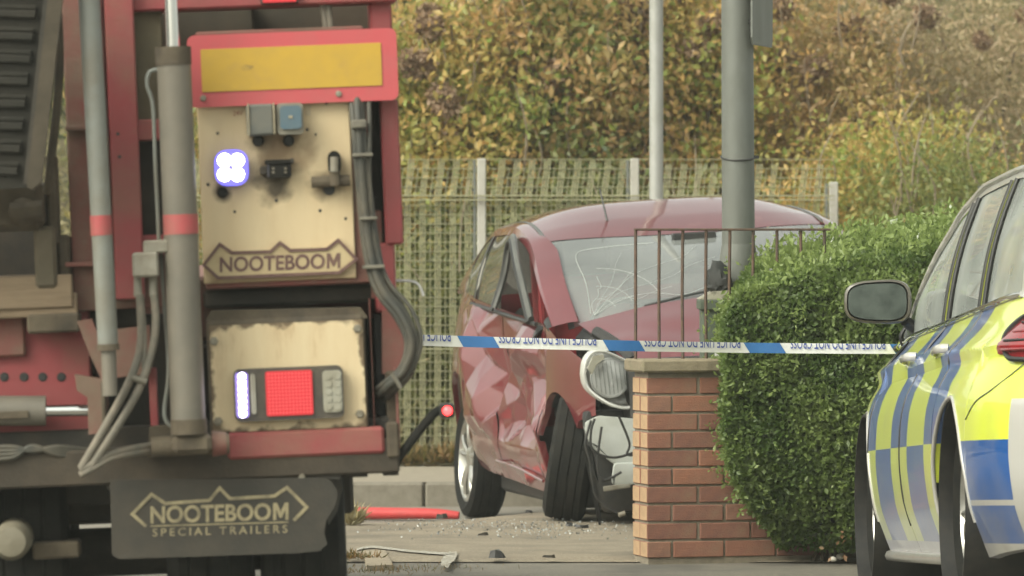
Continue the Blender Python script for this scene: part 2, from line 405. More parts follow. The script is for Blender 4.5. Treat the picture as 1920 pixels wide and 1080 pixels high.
# marker board
mb = MB()
def rrect(x1, y1, x2, y2, r, d, k=5):
    a = T.p(x1, y1, d); c = T.p(x2, y2, d); r = r/690; out = []
    for cx, cz, a0 in ((c.x-r, a.z-r, 0), (a.x+r, a.z-r, 90), (a.x+r, c.z+r, 180), (c.x-r, c.z+r, 270)):
        for i in range(k): t = R(a0+90*i/(k-1)); out.append((cx+r*math.cos(t), cz+r*math.sin(t)))
    return out
board = MB().prism(rrect(350, 67, 748, 187, 14, -.03), -.03, -.024).build('marker_board', m_boardred, trailer, 20)
tb('reflective_panel', 376, 93, 717, 160, -.033, -.030, m_boardyel, .0005, board)
bolt(381, 184, -.03, 5, m_bolt, 'screw', 8, .006, board); bolt(635, 176, -.03, 5, m_bolt, 'screw', 8, .006, board)
m_smudge = mat('smudge', (.2,.13,.05), (.42,.27,.05), 60, .7, lo=.4, hi=.55)
MB().prism(poly([(450,126),(462,121),(476,124),(470,131),(455,133)], -.0335), -.0335, -.0331).build('scuff_mark', m_smudge, board)
# cream equipment panel
def cream(name, c=(.66,.53,.33), spots=()):
    m = mat(name, c, (.58,.44,.26), 5, .55, stretch=(2.2,1,.5), lo=.35, hi=.75, bump=.08, c3=(.33,.2,.1), scale3=5, lo3=.6, hi3=.86)
    nt = m.node_tree; N, K = nt.nodes, nt.links; b = N['Principled BSDF']; col = b.inputs['Base Color'].links[0].from_socket
    tc = N.new('ShaderNodeTexCoord'); nn = N.new('ShaderNodeTexNoise'); nn.inputs['Scale'].default_value = 16; nn.inputs['Detail'].default_value = 6; K.new(tc.outputs['Object'], nn.inputs['Vector'])
    for (q, r, sc, colr) in spots:        # grease marks round the fittings
        mp = N.new('ShaderNodeMapping'); mp.vector_type = 'POINT'; K.new(tc.outputs['Object'], mp.inputs[0])
        mp.inputs['Location'].default_value = (-q.x*sc[0]/r, 0, -q.z*sc[1]/r); mp.inputs['Scale'].default_value = (sc[0]/r, 0, sc[1]/r)
        ln = N.new('ShaderNodeVectorMath'); ln.operation = 'LENGTH'; K.new(mp.outputs[0], ln.inputs[0])
        ad = N.new('ShaderNodeMath'); ad.operation = 'MULTIPLY_ADD'; ad.inputs[1].default_value = 1.8; K.new(nn.outputs[0], ad.inputs[0])
        sb = N.new('ShaderNodeMath'); sb.operation = 'SUBTRACT'; sb.inputs[1].default_value = .9; K.new(ln.outputs['Value'], ad.inputs[2]); K.new(ad.outputs[0], sb.inputs[0])
        mr = N.new('ShaderNodeMapRange'); mr.inputs[1].default_value = 1.1; mr.inputs[2].default_value = .35; K.new(sb.outputs[0], mr.inputs[0])
        mx = N.new('ShaderNodeMix'); mx.data_type = 'RGBA'; K.new(mr.outputs[0], mx.inputs['Factor']); K.new(col, mx.inputs[6]); mx.inputs[7].default_value = (*colr, 1); col = mx.outputs[2]
    K.new(col, b.inputs['Base Color']); return m
G = (.075,.055,.03)
m_cream = cream('cream_panel', spots=[(tp(508,325),.065,(1,1.2),G), (tp(515,350),.05,(1,.8),G), (tp(612,345),.055,(.9,1.3),(.12,.085,.05)), (tp(490,262),.04,(1,1),G), (tp(542,262),.035,(1,1),G),
      (tp(417,362),.028,(1,1),(.1,.07,.045)), (tp(535,275),.07,(.8,.9),(.3,.2,.11)), (tp(520,524),.16,(.5,5),(.35,.25,.14))])
panel = tb('equipment_panel', 369, 196, 668, 521, 0, .012, m_cream, .003)
for a, b_, r in ((408,250,2.3),(390,346,2.6),(518,376,2.6),(576,243,2.6),(612,193,2.6),(592,252,2),(600,395,2.6),(440,397,2.2),(648,410,2.4)):
    bolt(a, b_, 0, r, m_plastic, 'rivet', 8, .003, panel)
bolt(417, 361, 0, 8, m_rubber, 'grommet', 12, .012, panel)
# socket boxes
m_boxgrey = mat('socket_grey', (.11,.115,.105), (.15,.145,.12), 15, .6); m_boxlip = mat('socket_lip', (.34,.3,.21), (.26,.22,.15), 20, .6)
m_blue = mat('socket_blue', (.075,.13,.17), (.1,.14,.16), 15, .5)
sb1 = tb('socket_box', 461, 196, 515, 253, -.075, 0, m_boxgrey, .006, panel)
tb('lid_lip', 463, 194, 469, 254, -.082, -.07, m_boxlip, .002, sb1); tb('lid_lip', 511, 193, 517, 251, -.082, -.07, m_boxlip, .002, sb1)
sb2 = MB().prism(rrect(518, 194, 570, 251, 8, -.07), -.07, 0).build('socket_box', m_cast, panel, 25)
MB().prism(rrect(524, 199, 566, 241, 7, -.082), -.082, -.07).build('lid', m_blue, sb2, 25)
tb('lid_badge', 541, 217, 549, 222, -.084, -.082, m_boxlip, .0005, sb2)
for a in (484, 541):
    bolt(a, 264, -.02, 9, m_rubber, 'cable_gland', 10, .04, panel)
# work lamp
m_led = emit('lamp_white', (.96,.97,1.0), 3); m_fringe = emit('lamp_fringe_lens', (.16,.14,.9), .9)
lamp = MB().prism(rrect(403, 284, 465, 345, 20, -.03), -.03, 0).build('work_lamp', m_plastic, panel, 25)
MB().prism(rrect(401, 282, 467, 347, 22, -.034), -.034, -.03).build('lens', m_fringe, lamp, 25)  # glowing plate paints the blue colour fringe round the lamp
for dx in (-12, 12):
    for dy in (-13, 13):
        MB().lathe([(.0195,0),(.0195,.004),(.015,.008),(.004,.010)], Matrix.Translation(tp(433+dx, 314+dy, -.034)) @ Matrix.Rotation(R(90), 4, 'X'), 18).build('light_emitting_diode', m_led, lamp)
# connector socket with flap
con = tb('connector_socket', 500, 303, 547, 334, -.045, 0, m_plastic, .006, panel)
tb('flap', 496, 300, 551, 306, -.055, 0, m_rubber, .002, con); tb('hinge', 544, 297, 551, 305, -.058, -.045, m_dark, .001, con)
tb('face', 505, 308, 542, 331, -.05, -.045, m_rubber, .003, con)
for a in (510, 533):
    for b_ in (314, 321): tb('pin', a, b_, a+5, b_+4, -.054, -.05, m_cast, .001, con)
tb('connector_bracket', 487, 312, 502, 327, -.02, 0, m_dark, .003, con)
# air valve
val = MB().prism(rrect(614, 283, 640, 327, 12.5, -.05), -.05, 0).build('air_valve', m_rubber, panel, 25)
MB().tube([tp(627, 294, -.055), tp(627, 322, -.055)], .012, 10).build('valve_knob', m_cast, val)
MB().tube([tp(627, 322, -.045), tp(629, 348, -.045)], .015, 10).build('valve_stem', m_dirt, val)
MB().tube([tp(584, 342, -.03), tp(656, 338, -.03)], .016, 10).build('pipe_fitting', m_dirt, val); bolt(617, 355, 0, 9, m_plastic, 'port', 12, .006, val)
# tiny printed sticker
m_sticker = mat('sticker_cream', (.55,.45,.3), (.5,.4,.25), 40, .5); m_redprint = mat('print_red', (.28,.07,.05), rough=.6)
tb('sticker', 572, 199, 583, 216, -.0015, 0, m_sticker, 0, panel)
def fit_rect(TLp, TRp, BLp, d):
    a, b, c = tp(*TLp, d), tp(*TRp, d), tp(*BLp, d)
    return lambda u, w: c+(b-a)*u+(a-c)*w
letters('24V', fit_rect((437,208),(455,207),(437,217),-.002), .0).build('voltage_lettering', m_redprint, panel, 0, False)
# name badge
m_badge = mat('badge_brown', (.11,.055,.05), (.16,.09,.07), 20, .6); m_badgeface = mat('badge_face', (.5,.4,.23), (.42,.32,.18), 12, .6)
outl = [(382,497),(412,458),(435,474),(507,472),(525,455),(544,469.5),(613,467),(634,450),(668,486),(636,511),(409,521)]
badge = MB().prism(poly(outl, -.012), -.012, 0).build('name_badge', m_badgeface, panel, 0)
MB().ribbon(poly(outl, -.014), .0085, -.0165, -.012, True).build('badge_outline', m_badge, badge, 0)
name_letters(fit_rect((412,482),(638,474),(412,511),-.0135), .026).build('badge_lettering', m_badge, badge, 0, False)
# behind and under the panel
tb('panel_back_frame', 366, 60, 700, 530, .014, .35, m_trailreddusty, .005)
tb('recess_wall', 380, 520, 712, 596, .22, .24, m_trailreddusty, .002)
tb('recess_cross_tube', 380, 545, 705, 566, .1, .14, m_dark, .01)
hous = tb('lamp_housing', 386, 600, 692, 808, -.02, .3, m_dirt, .012)
MB().prism(poly([(386,601),(396,582),(676,576),(690,596)], 0), -.01, .28).build('housing_cover', m_dirt, hous)
m_cream2 = cream('cream_lamp_plate', (.68,.57,.37))
# lamp plate with chipped edge
nt = m_cream2.node_tree; N, K = nt.nodes, nt.links; bsdf = N['Principled BSDF']; col0 = bsdf.inputs['Base Color'].links[0].from_socket
ca, cb = tp(392, 611, -.026), tp(688, 800, -.026); cxm, czm, hx, hz = (ca.x+cb.x)/2, (ca.z+cb.z)/2, (cb.x-ca.x)/2, (ca.z-cb.z)/2
tc = N.new('ShaderNodeTexCoord'); sp = N.new('ShaderNodeSeparateXYZ'); K.new(tc.outputs['Object'], sp.inputs[0])
def mth(op, a, b=None):
    x = N.new('ShaderNodeMath'); x.operation = op
    for i, v in enumerate((a, b)):
        if v is None: continue
        if isinstance(v, (int, float)): x.inputs[i].default_value = v
        else: K.new(v, x.inputs[i])
    return x.outputs[0]
ex = mth('SUBTRACT', hx, mth('ABSOLUTE', mth('SUBTRACT', sp.outputs[0], cxm))); ez = mth('SUBTRACT', hz, mth('ABSOLUTE', mth('SUBTRACT', sp.outputs[2], czm)))
ed = mth('MINIMUM', ex, ez)
cor = mth('ADD', ex, ez)
nn = N.new('ShaderNodeTexNoise'); nn.inputs['Scale'].default_value = 22; nn.inputs['Detail'].default_value = 6; K.new(tc.outputs['Object'], nn.inputs['Vector'])
thr = mth('MULTIPLY', mth('SUBTRACT', nn.outputs[0], .48), .085)
def soft(v, t, w):
    x = N.new('ShaderNodeMapRange'); x.inputs[1].default_value = w; x.inputs[2].default_value = -w; K.new(mth('SUBTRACT', v, t), x.inputs[0]); return x.outputs[0]
chip = soft(ed, thr, .006); chip2 = soft(cor, mth('MULTIPLY', mth('ADD', nn.outputs[0], .1), .055), .01)
cm = mth('MAXIMUM', chip, chip2)
mx = N.new('ShaderNodeMix'); mx.data_type = 'RGBA'; K.new(cm, mx.inputs['Factor']); K.new(col0, mx.inputs[6]); mx.inputs[7].default_value = (.15,.105,.06,1); K.new(mx.outputs[2], bsdf.inputs['Base Color'])
plate = tb('lamp_plate', 392, 611, 688, 800, -.026, -.02, m_cream2, .002, hous)
for a, b_ in ((670,616),(401,640),(409,790),(675,776)): bolt(a, b_, -.026, 7, m_bolt, 'bolt', 6, .016, hous)
# tail lamp cluster
m_lamphous = mat('lamp_black', (.055,.048,.04), (.09,.075,.055), 20, .5)
m_ledv = emit('lamp_indicator_white', (.93,.88,1.0), 6); m_ledb = emit('lamp_indicator_lens', (.4,.3,.8), .4)
m_tailred = emit('tail_red', (.85,.05,.06), .35); m_tailred2 = emit('tail_red_bright', (.95,.12,.12), .45); m_clear = mat('lens_clear', (.34,.33,.27), (.28,.26,.2), 20, .2)
tl = MB().prism(rrect(437, 693, 646, 783, 12, -.065), -.065, -.026).build('tail_lamp', m_lamphous, hous, 25)
MB().prism(rrect(440, 699, 468, 783, 6, -.072), -.072, -.064).build('indicator_lens', m_ledb, tl, 25)
for i in range(7):
    q = tp(453.5+i*.35, 706+i*11.6, -.072)
    MB().lathe([(.0105,0),(.0105,.004),(.008,.008),(.002,.010)], Matrix.Translation(q) @ Matrix.Rotation(R(90), 4, 'X'), 12).build('indicator_diode', m_ledv, tl)
MB().prism(rrect(469, 701, 481, 777, 5, -.071), -.071, -.064).build('clear_strip', m_clear, tl, 25)
rl = MB().prism(rrect(497, 697, 588, 777, 4, -.071), -.071, -.064).build('red_lens', m_tailred, tl, 25)
mb = MB(); a = tp(500, 699, -.0715); c_ = tp(586, 775, -.0715)
for i in range(13):
    for j in range(12):
        x = a.x+(c_.x-a.x)*(i+.5)/13; z = a.z+(c_.z-a.z)*(j+.5)/12
        mb.lathe([(.0032,0),(.001,.003)], Matrix.Translation((x,-.071,z)) @ Matrix.Rotation(R(90), 4, 'X'), 6)
o = mb.build('lens_dimples', m_tailred2, rl); o['kind'] = 'stuff'
wl = MB().prism(rrect(604, 695, 643, 772, 7, -.071), -.071, -.064).build('reversing_lens', m_clear, tl, 25)
for i in range(2):
    for j in range(5):
        MB().prism(rrect(607.5+i*17+j*.3, 699+j*14.4, 622+i*17+j*.3, 711+j*14.4, 5, -.074), -.074, -.071).build('reflector_cell', m_clear, wl, 25)
# beams
tb('bumper_beam', 425, 812, 722, 850, -.05, .12, m_trailred, .008)
tb('bumper_end', 724, 792, 750, 858, -.05, .5, m_dirt, .006)
tb('underrun_beam', -560, 874, 750, 886, -.04, .2, mat('beam_dark', (.042,.033,.023), (.065,.05,.034), 9, .85, bump=.3), .006)
tb('underrun_web', -560, 835, 735, 868, .02, .3, m_dark, .004)
tb('beam_foot', 718, 884, 748, 891, .0, .2, m_dark, .002); tb('beam_foot', 640, 886, 690, 894, .0, .2, m_dark, .002)
# right hand column
col = MB()
tb('', 690, -60, 741, 188, .06, .5, m_trailred, .006, build=False, mb=col)
tb('', 712, 186, 757, 458, .03, .5, m_trailred, .006, build=False, mb=col)
tb('', 700, 456, 745, 585, .04, .5, m_trailred, .006, build=False, mb=col)
col.build('side_column', m_trailred, trailer)
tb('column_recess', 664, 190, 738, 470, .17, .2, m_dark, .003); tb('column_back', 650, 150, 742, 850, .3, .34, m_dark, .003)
tb('column_inner_plate', 690, 395, 722, 560, .05, .15, m_trailreddusty, .004)
tb('column_bracket', 684, 205, 700, 245, .08, .14, m_dirt, .004)
sbk = MB().prism(poly([(716,582),(752,584),(764,600),(766,690),(752,716),(716,700)], .03), .03, .4).build('side_bracket', m_trailreddusty, trailer)
tb('slot', 700, 588, 724, 788, .10, .12, m_plastic, .002); tb('slot_side', 692, 560, 703, 800, -.005, .3, m_trailreddusty, .003)
tb('side_post', 722, 696, 749, 800, .02, .5, m_dirt, .005); tb('post_edge', 740, 690, 752, 862, -.02, .03, m_trailreddusty, .002)
# hose bundle on the right
pth = [(668,150,.05),(668,195,-.02),(672,260,-.05),(678,350,-.05),(690,465,-.05),(712,540,-.06),(750,590,-.07),(770,640,-.07),(758,690,-.06),(726,722,-.03),(708,738,.06)]
offs = [(-6,0,0,.010),(2,-.012,2,.011),(10,.0,-3,.010),(15,.012,2,.007),(5,.014,4,.009),(19,-.004,-2,.006)]
for ox, oy, oz, r in offs:
    pts = []
    for i, (a, b_, d) in enumerate(pth):
        k = 1+.25*math.sin(i*1.3+ox); tx = pth[min(i+1, len(pth)-1)]; t0 = pth[max(i-1, 0)]; dx, dy = tx[0]-t0[0], tx[1]-t0[1]; l = math.hypot(dx, dy)
        pts.append(tp(a+ox*k*dy/l-0*dx, b_-ox*k*dx/l*.9+oz*.3, d+oy))
    MB().tube(pts, r, 9, 6).build('hose', m_hose, trailer, 50)
m_tie = mat('cable_tie', (.17,.155,.12), (.1,.09,.07), 20, .6)
for a, b_, w, h in ((658,225,24,16),(660,288,34,6),(674,407,28,6),(680,498,36,6)):
    tb('hose_clip', a, b_, a+w+6, b_+h-1, -.085, -.02, m_tie, .004)
q = MB().tube([tp(735,700,-.09), tp(752,728,-.09)], .006, 8).build('hose_clip', m_tie, trailer)
# side marker lamp on its arm
arm = MB().tube([tp(742,868,-.01), tp(752,852,-.02), tp(812,777,-.03), tp(836,768,-.03)], .013, 8, 3).build('lamp_arm', m_rubber, trailer)
sm = tb('side_marker_lamp', 824, 758, 853, 783, -.06, -.0, m_plastic, .004)
MB().lathe([(.013,0),(.012,.008),(.006,.014),(.001,.016)], Matrix.Translation(tp(839,770,-.06)) @ Matrix.Rotation(R(90), 4, 'X'), 14).build('marker_lens', emit('marker_red', (1,.03,.03), 5), sm)
m_strap = mat('strap_white', (.62,.62,.62), rough=.5)
MB().tube([tp(738,526,.1), tp(770,527,.1), tp(783,532,.1), tp(790,543,.1), tp(794,555,.1)], .0035, 6, 5).build('loose_strap', m_strap, trailer)
# hydraulic ramp cylinder
cyl = MB().tube([tp(325,92,-.17), tp(354,812,-.17)], [.046,.0465], 28).build('ramp_cylinder', m_grey, trailer, 40)
MB().tube([tp(324.3,88,-.17), tp(325.6,122,-.17)], .0485, 28).build('cylinder_cap', m_dirt, cyl, 40)
MB().tube([tp(338.2,402,-.17), tp(339.7,439,-.17)], .0475, 28).build('painted_band', m_bandred, cyl, 40)
MB().tube([tp(318.5,-70,-.17), tp(324.4,90,-.17)], .0185, 20).build('piston_rod', m_chrome, cyl, 40)
MB().tube([tp(353.6,786,-.17), tp(354.6,814,-.17)], .049, 28).build('cylinder_foot', m_dirt, cyl, 40)
piv = tb('cylinder_pivot', 322, 815, 398, 850, -.2, -.08, m_dirt, .015)
MB().tube([tp(284,838,-.14), tp(430,832,-.14)], .028, 14).build('pivot_pin', m_dirt, piv)
MB().tube([tp(398,832,-.14), tp(425,831,-.14)], [.036,.03], 14).build('pin_collar', m_trailreddusty, piv)
MB().prism(poly([(280,800),(330,795),(332,856),(276,858)], -.1), -.1, -.05).build('pivot_lug', m_dirt, piv)
# thin pipe beside the cylinder
MB().tube([tp(296,130,-.16), tp(280,136,-.16), tp(276,160,-.16), tp(287,200,-.16), tp(291,300,-.16), tp(298,452,-.16)], .0055, 8).build('thin_pipe', m_polegrey, trailer)
MB().tube([tp(302,470,-.15), tp(307,560,-.15), tp(316,690,-.15), tp(308,770,-.15), tp(316,795,-.15), tp(330,800,-.15)], .0055, 8).build('thin_pipe', m_polegrey, trailer)
# grey ramp support tube
pl = MB().tube([tp(160,-80,-.26), tp(167,0,-.26), tp(203,655,-.26)], [.029,.029,.0275], 22, 2).build('support_tube', m_polegrey, trailer, 40)
MB().tube([tp(188.6,404,-.26), tp(190.6,441,-.26)], .0295, 22).build('painted_band', m_bandred, pl, 40)
MB().tube([tp(203,650,-.26), tp(206.5,742,-.26)], .0205, 18).build('tube_end', m_grey, pl, 40)
MB().tube([tp(202.6,645,-.26), tp(203.2,657,-.26)], .0305, 18).build('tube_collar', m_dirt, pl, 40)
# red ramp frame
tb('ramp_frame_rail', 112, -70, 200, 582, .02, .3, m_trailreddusty, .004)
fr = MB(); tb('', 192, -70, 272, 560, -.02, .02, m_trailred, .004, build=False, mb=fr); tb('', 186, -70, 212, 560, -.02, .2, m_trailred, .002, build=False, mb=fr)
fr.build('ramp_frame_flange', m_trailred, trailer)
for a, b_ in ((221,251),(224,294)): bolt(a, b_, -.02, 2.8, m_plastic, 'bolt_hole', 8, .002)
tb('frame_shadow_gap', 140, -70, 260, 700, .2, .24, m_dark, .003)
for yy in (236, 492): tb('frame_rib', 122, yy, 196, yy+6, -.03, .1, m_trailreddusty, .002)
tb('cross_member', 244, 225, 312, 262, .0, .08, m_trailred, .004); tb('frame_web', 246, 3, 310, 224, .06, .09, mat('web_olive', (.14,.115,.07), (.1,.085,.05), 4, .8, bump=.2), .003)
tb('cross_member_lower', 244, 442, 330, 478, .01, .08, m_trailred, .004); tb('frame_inner_plate', 210, 478, 330, 575, .05, .09, m_trailreddusty, .004)
tb('frame_dark_web', 246, 262, 330, 445, .13, .16, m_dark, .003)
# interior above the marker board
tb('top_cross_tube', 240, -40, 745, 3, .02, .2, m_trailred, .006)
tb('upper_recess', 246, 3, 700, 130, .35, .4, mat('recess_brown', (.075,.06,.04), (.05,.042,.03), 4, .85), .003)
tb('upper_recess_divider', 470, 3, 478, 110, .2, .35, m_dirt, .002)
mb = MB()
MB().tube([tp(601,-20,.05), tp(606,20,.05), tp(612,60,.05), tp(614,110,.07)], .009, 8).build('hose', m_hosedust, trailer, 50)
MB().tube([tp(612,-20,.05), tp(616,20,.05), tp(621,60,.05), tp(624,110,.07)], .009, 8).build('hose', m_hosedust, trailer, 50)
hl = tb('high_level_lamp', 488, -14, 560, 6, -.02, .02, m_plastic, .004)
tb('red_lens', 492, -10, 556, 3, -.026, -.02, m_tailred, .002, hl)
# valve block and its hoses
vb = tb('valve_block', 247, 474, 298, 519, -.22, -.12, m_cast, .006); tb('upper_block', 268, 451, 317, 474, -.2, -.13, m_cast, .005, vb)
for a in (258, 287):
    MB().tube([tp(a,517,-.17), tp(a+1,556,-.17)], [.011,.0125], 10).build('hose_fitting', m_cast, vb)
for pts in ([(262,552),(265,620),(259,670),(238,725),(200,795),(152,878)], [(289,552),(292,610),(282,670),(258,735),(220,800),(165,884)], [(266,555),(272,640),(268,690)]):
    MB().tube([tp(a, b_, -.18-.02*(i > 2)) for i, (a, b_) in enumerate(pts)], .0115 if len(pts) > 3 else .006, 10).build('hose', m_hosedust, trailer, 50)
MB().tube([tp(247,708,-.21), tp(275,716,-.21)], .009, 8).build('hose_clip', m_tie, trailer)
for k in (0, 9): MB().tube([tp(150,882+k,-.2), tp(180,866+k,-.2), tp(215,848+k,-.18), tp(280,836+k,-.12), tp(320,836+k,-.05)], .010, 9).build('hose', m_hosedust, trailer, 50)
for k in range(4):
    MB().tube([tp(-60,842+k*6,-.05), tp(20,838+k*7,-.05), tp(60,846-k*3,-.05), tp(110,838+k*5,-.04), tp(180,845+k*4,-.0), tp(260,840+k*4,.05)], .007, 8).build('hose', m_hose, trailer, 50)
# loading bed on the left
tb('bed_plank', -560, 542, 137, 576, -.05, 5.0, m_dust, .004)
tb('bed_ledge', -560, 577, 146, 592, -.04, .3, m_dust, .004)
tb('bed_underplate', 50, 590, 150, 622, -.08, .1, m_dirt, .006)
cw = tb('chassis_side', -560, 590, 175, 830, .05, .2, m_trailred, .004)
tb('chassis_plate', -560, 594, 48, 668, .02, .06, m_trailreddusty, .006, cw)
for a in (8, 45, 80, 115): bolt(a, 707, .05, 7, m_plastic, 'bolt_hole', 14, .004, cw)
hc = MB().tube([tp(-430,772,-.02), tp(86,770,-.02)], .041, 22).build('lock_cylinder', m_grey, trailer, 40)
MB().tube([tp(84,770,-.02), tp(166,769,-.02)], .0165, 16).build('piston_rod', m_chrome, hc, 40)
tb('cylinder_rib', -140, 778, 54, 784, -.066, -.05, m_dirt, .002, hc)
MB().prism(poly([(144,602),(172,598),(182,622),(280,610),(282,700),(190,712),(168,665)], -.08), -.08, -.04).build('bracket_plate', m_trailreddusty, trailer)
MB().prism(poly([(140,702),(198,712),(203,760),(188,812),(166,815),(164,745),(144,732)], -.12), -.12, -.06).build('rod_bracket', m_trailreddusty, trailer)
tb('bracket_flange', 188, 716, 200, 800, -.17, -.1, m_dirt, .003)
tb('red_strut', 278, 690, 298, 812, -.05, .0, m_trailred, .003)
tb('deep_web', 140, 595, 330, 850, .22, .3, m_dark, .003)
tb('lower_rail', -560, 876, 64, 905, .0, .1, m_dirt, .004); tb('lower_rail', 68, 870, 280, 900, .0, .1, m_dirt, .004)
# machinery behind the ramp
tb('gear_block', -560, 360, 84, 432, -.1, .3, m_dirt, .02); tb('gear_block', 62, 425, 108, 540, -.06, .2, mat('arm_tan', (.09,.075,.048), (.13,.105,.07), 8, .8, bump=.2), .01)
tb('gear_arm', 84, 290, 112, 460, -.03, .1, m_dirt, .01); tb('gear_arm', 106, 440, 134, 540, -.02, .1, m_dirt, .008)
MB().tube([tp(20,400,-.12), tp(80,395,-.12)], .028, 12).build('gear_pin', m_dirt, trailer)
MB().lathe([(.04,0),(.04,.02),(.02,.04)], Matrix.Translation(tp(44,398,-.1)) @ Matrix.Rotation(R(90), 4, 'X'), 12).build('hinge_boss', m_dirt, trailer)
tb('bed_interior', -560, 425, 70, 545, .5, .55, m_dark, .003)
# raised ramp, ribbed, leaning
ramp = MB().prism(poly([(-430,-60),(112,-60),(64,352),(-430,368)], -.32), -.32, -.26).build('raised_ramp', m_olive, trailer)
MB().prism(poly([(96,-60),(124,-60),(78,340),(60,356),(50,350)], -.35), -.35, -.3).build('ramp_edge', mat('ramp_edge_brown', (.05,.04,.026), (.075,.06,.04), 9, .85), ramp)
MB().prism(poly([(88,-60),(100,-60),(56,345),(44,345)], -.345), -.345, -.3).build('ramp_edge_channel', m_dark, ramp)
for i in range(9):
    yy = -22+i*42; xr = 78-(yy+60)*.115
    q = tp(xr, yy+8, -.33); q2 = tp(-430, yy-6, -.33)
    mb = MB(); p1, p2 = tp(-430, yy-8, -.32), tp(xr, yy+6, -.32); d = (p2-p1); ang = math.atan2(d.z, d.x)
    M4 = Matrix.Translation((p1+p2)/2) @ Matrix.Rotation(-ang, 4, 'Y')
    mb.box(-d.length/2, d.length/2, -.016, .0, -.013, .009, .004, M4); mb.box(-d.length/2, d.length/2, -.014, .0, .011, .022, .002, M4); mb.build('ramp_rib', m_olive, ramp)
MB().tube([tp(104,-40,-.2), tp(112,120,-.2), tp(96,300,-.2), tp(88,360,-.15)], .012, 8).build('ramp_chain_guard', m_dirt, trailer)
# mudflap
m_flap = mat('mudflap', (.034,.031,.025), (.052,.044,.033), 7, .8, bump=.2, c3=(.09,.075,.052), scale3=2.2, lo3=.58, hi3=.8)
fl = poly([(206,900),(606,896),(622,902),(634,925),(628,950),(612,975),(608,1000),(614,1020),(600,1033),(560,1037),(360,1044),(222,1048),(210,1040)], -.05)
flap = MB().prism(fl, -.05, -.042).build('mudflap', m_flap, trailer)
m_flappr = mat('mudflap_print', (.3,.255,.15), (.17,.145,.09), 30, .75)
mb = MB().ribbon(poly([(274,987),(248,964),(284,927),(310,944),(393,938),(412,915),(431,935),(515,930),(538,914),(575,951),(551,976)], -.052), .009, -.0525, -.0505)
mb.build('logo_outline', m_flappr, flap, 0)
name_letters(fit_rect((282,949),(541,942),(282,982),-.0515), .028).build('logo_lettering', m_flappr, flap, 0, False)
MB().ribbon(poly([(282,986.5),(541,979)], -.052), .0035, -.0525, -.0505).build('logo_line', m_flappr, flap, 0)
letters('SPECIAL TRAILERS', fit_rect((286,991),(539,984),(286,1006),-.0515), .012, 1.45).build('logo_small_lettering', m_flappr, flap, 0, False)
tb('mudflap_rail', 200, 886, 640, 900, -.03, .02, m_dark, .003); bolt(566, 893, -.03, 6, m_bolt, 'bolt')
mb = MB().prism(poly([(598,898),(640,900),(643,915),(632,960),(616,985)], .05), .05, .08); mb.build('mudguard_edge', mat('mudguard', (.075,.07,.06), (.1,.09,.07), 10, .7), trailer)
# wheels and axle below
def tyre_mb(r, rim, w, M, n=48, groove=True, gd=.006):
    h = w/2; prof = [(rim,-h*.78),(rim+.02,-h*.92),((r+rim)/2,-h),(r-.03,-h*.95),(r-.008,-h*.82)]
    if groove:
        for k in (-.5, -.05, .4):
            prof += [(r, h*(k-.22)), (r, h*(k-.02)), (r-gd, h*k), (r-gd, h*(k+.06)), (r, h*(k+.08))]
    prof += [(r-.006, h*.82), (r-.03, h*.95), ((r+rim)/2, h), (rim+.02, h*.92), (rim, h*.78)]
    return MB().lathe(prof, M, n, closed=True)
for px in (566, 395, 60, -110):
    q = tp(px, 1000, .62); cz = .46
    wM = Matrix.Translation((q.x, .62, cz)) @ Matrix.Rotation(R(90), 4, 'Y')
    ty = tyre_mb(.46, .29, .24, wM).build('tyre', m_rubber, trailer)
    MB().lathe([(.29,-.1),(.25,-.06),(.1,-.02),(.1,.05),(.25,.02),(.29,.1)], wM, 32).build('rim', m_dark, ty)
a, b_ = tp(-560, 1000, .62), tp(660, 1000, .62)
MB().tube([(a.x,.62,.46), (b_.x-.1,.62,.46)], .07, 14).build('axle', m_dark, trailer)
tank = MB().lathe([(.001,-.06),(.04,-.055),(.052,-.03),(.052,.5)], Matrix.Translation(tp(22, 1014, -.02)) @ Matrix.Rotation(R(-90), 4, 'X'), 24).build('air_tank', mat('tank_dusty', (.22,.2,.15), (.15,.13,.09), 8, .5), trailer)
tb('spring_hanger', 60, 1018, 150, 1046, .1, .25, m_dirt, .006)
tb('underbody', -560, 900, 560, 930, .25, .5, m_dark, .004)
# rest of the bed running forward
mb = MB(); a = tp(-560, 560, 0); b_ = tp(735, 560, 0)
mb.box(a.x, b_.x-.1, .5, 6.0, a.z-.18, a.z, .01); mb.build('bed_frame', m_trailreddusty, trailer)
mb = MB(); mb.box(a.x, b_.x-.12, .42, 6.0, .55, a.z-.19, .01); mb.build('rear_underframe', m_dark, trailer)

# ------------------------------------------------------------------ cars: a shell measured from plan, side and section curves
def lin(pts): xs, ys = [p[0] for p in pts], [p[1] for p in pts]; return lambda t: float(np.interp(t, xs, ys))
def smo(pts):
    """smooth curve through points (monotone cubic)"""
    x = np.array([p[0] for p in pts], float); y = np.array([p[1] for p in pts], float); h = np.diff(x); d = np.diff(y)/h
    m = np.zeros(len(x)); m[0], m[-1] = d[0], d[-1]
    for i in range(1, len(x)-1): m[i] = 0 if d[i-1]*d[i] <= 0 else 2*d[i-1]*d[i]/(d[i-1]+d[i])
    def f(t):
        t = min(max(t, x[0]), x[-1]); i = min(int(np.searchsorted(x, t, 'right'))-1, len(x)-2); s = (t-x[i])/h[i]
        return float(y[i]*(1+2*s)*(1-s)**2+m[i]*h[i]*s*(1-s)**2+y[i+1]*s*s*(3-2*s)+m[i+1]*h[i]*s*s*(s-1))
    return f
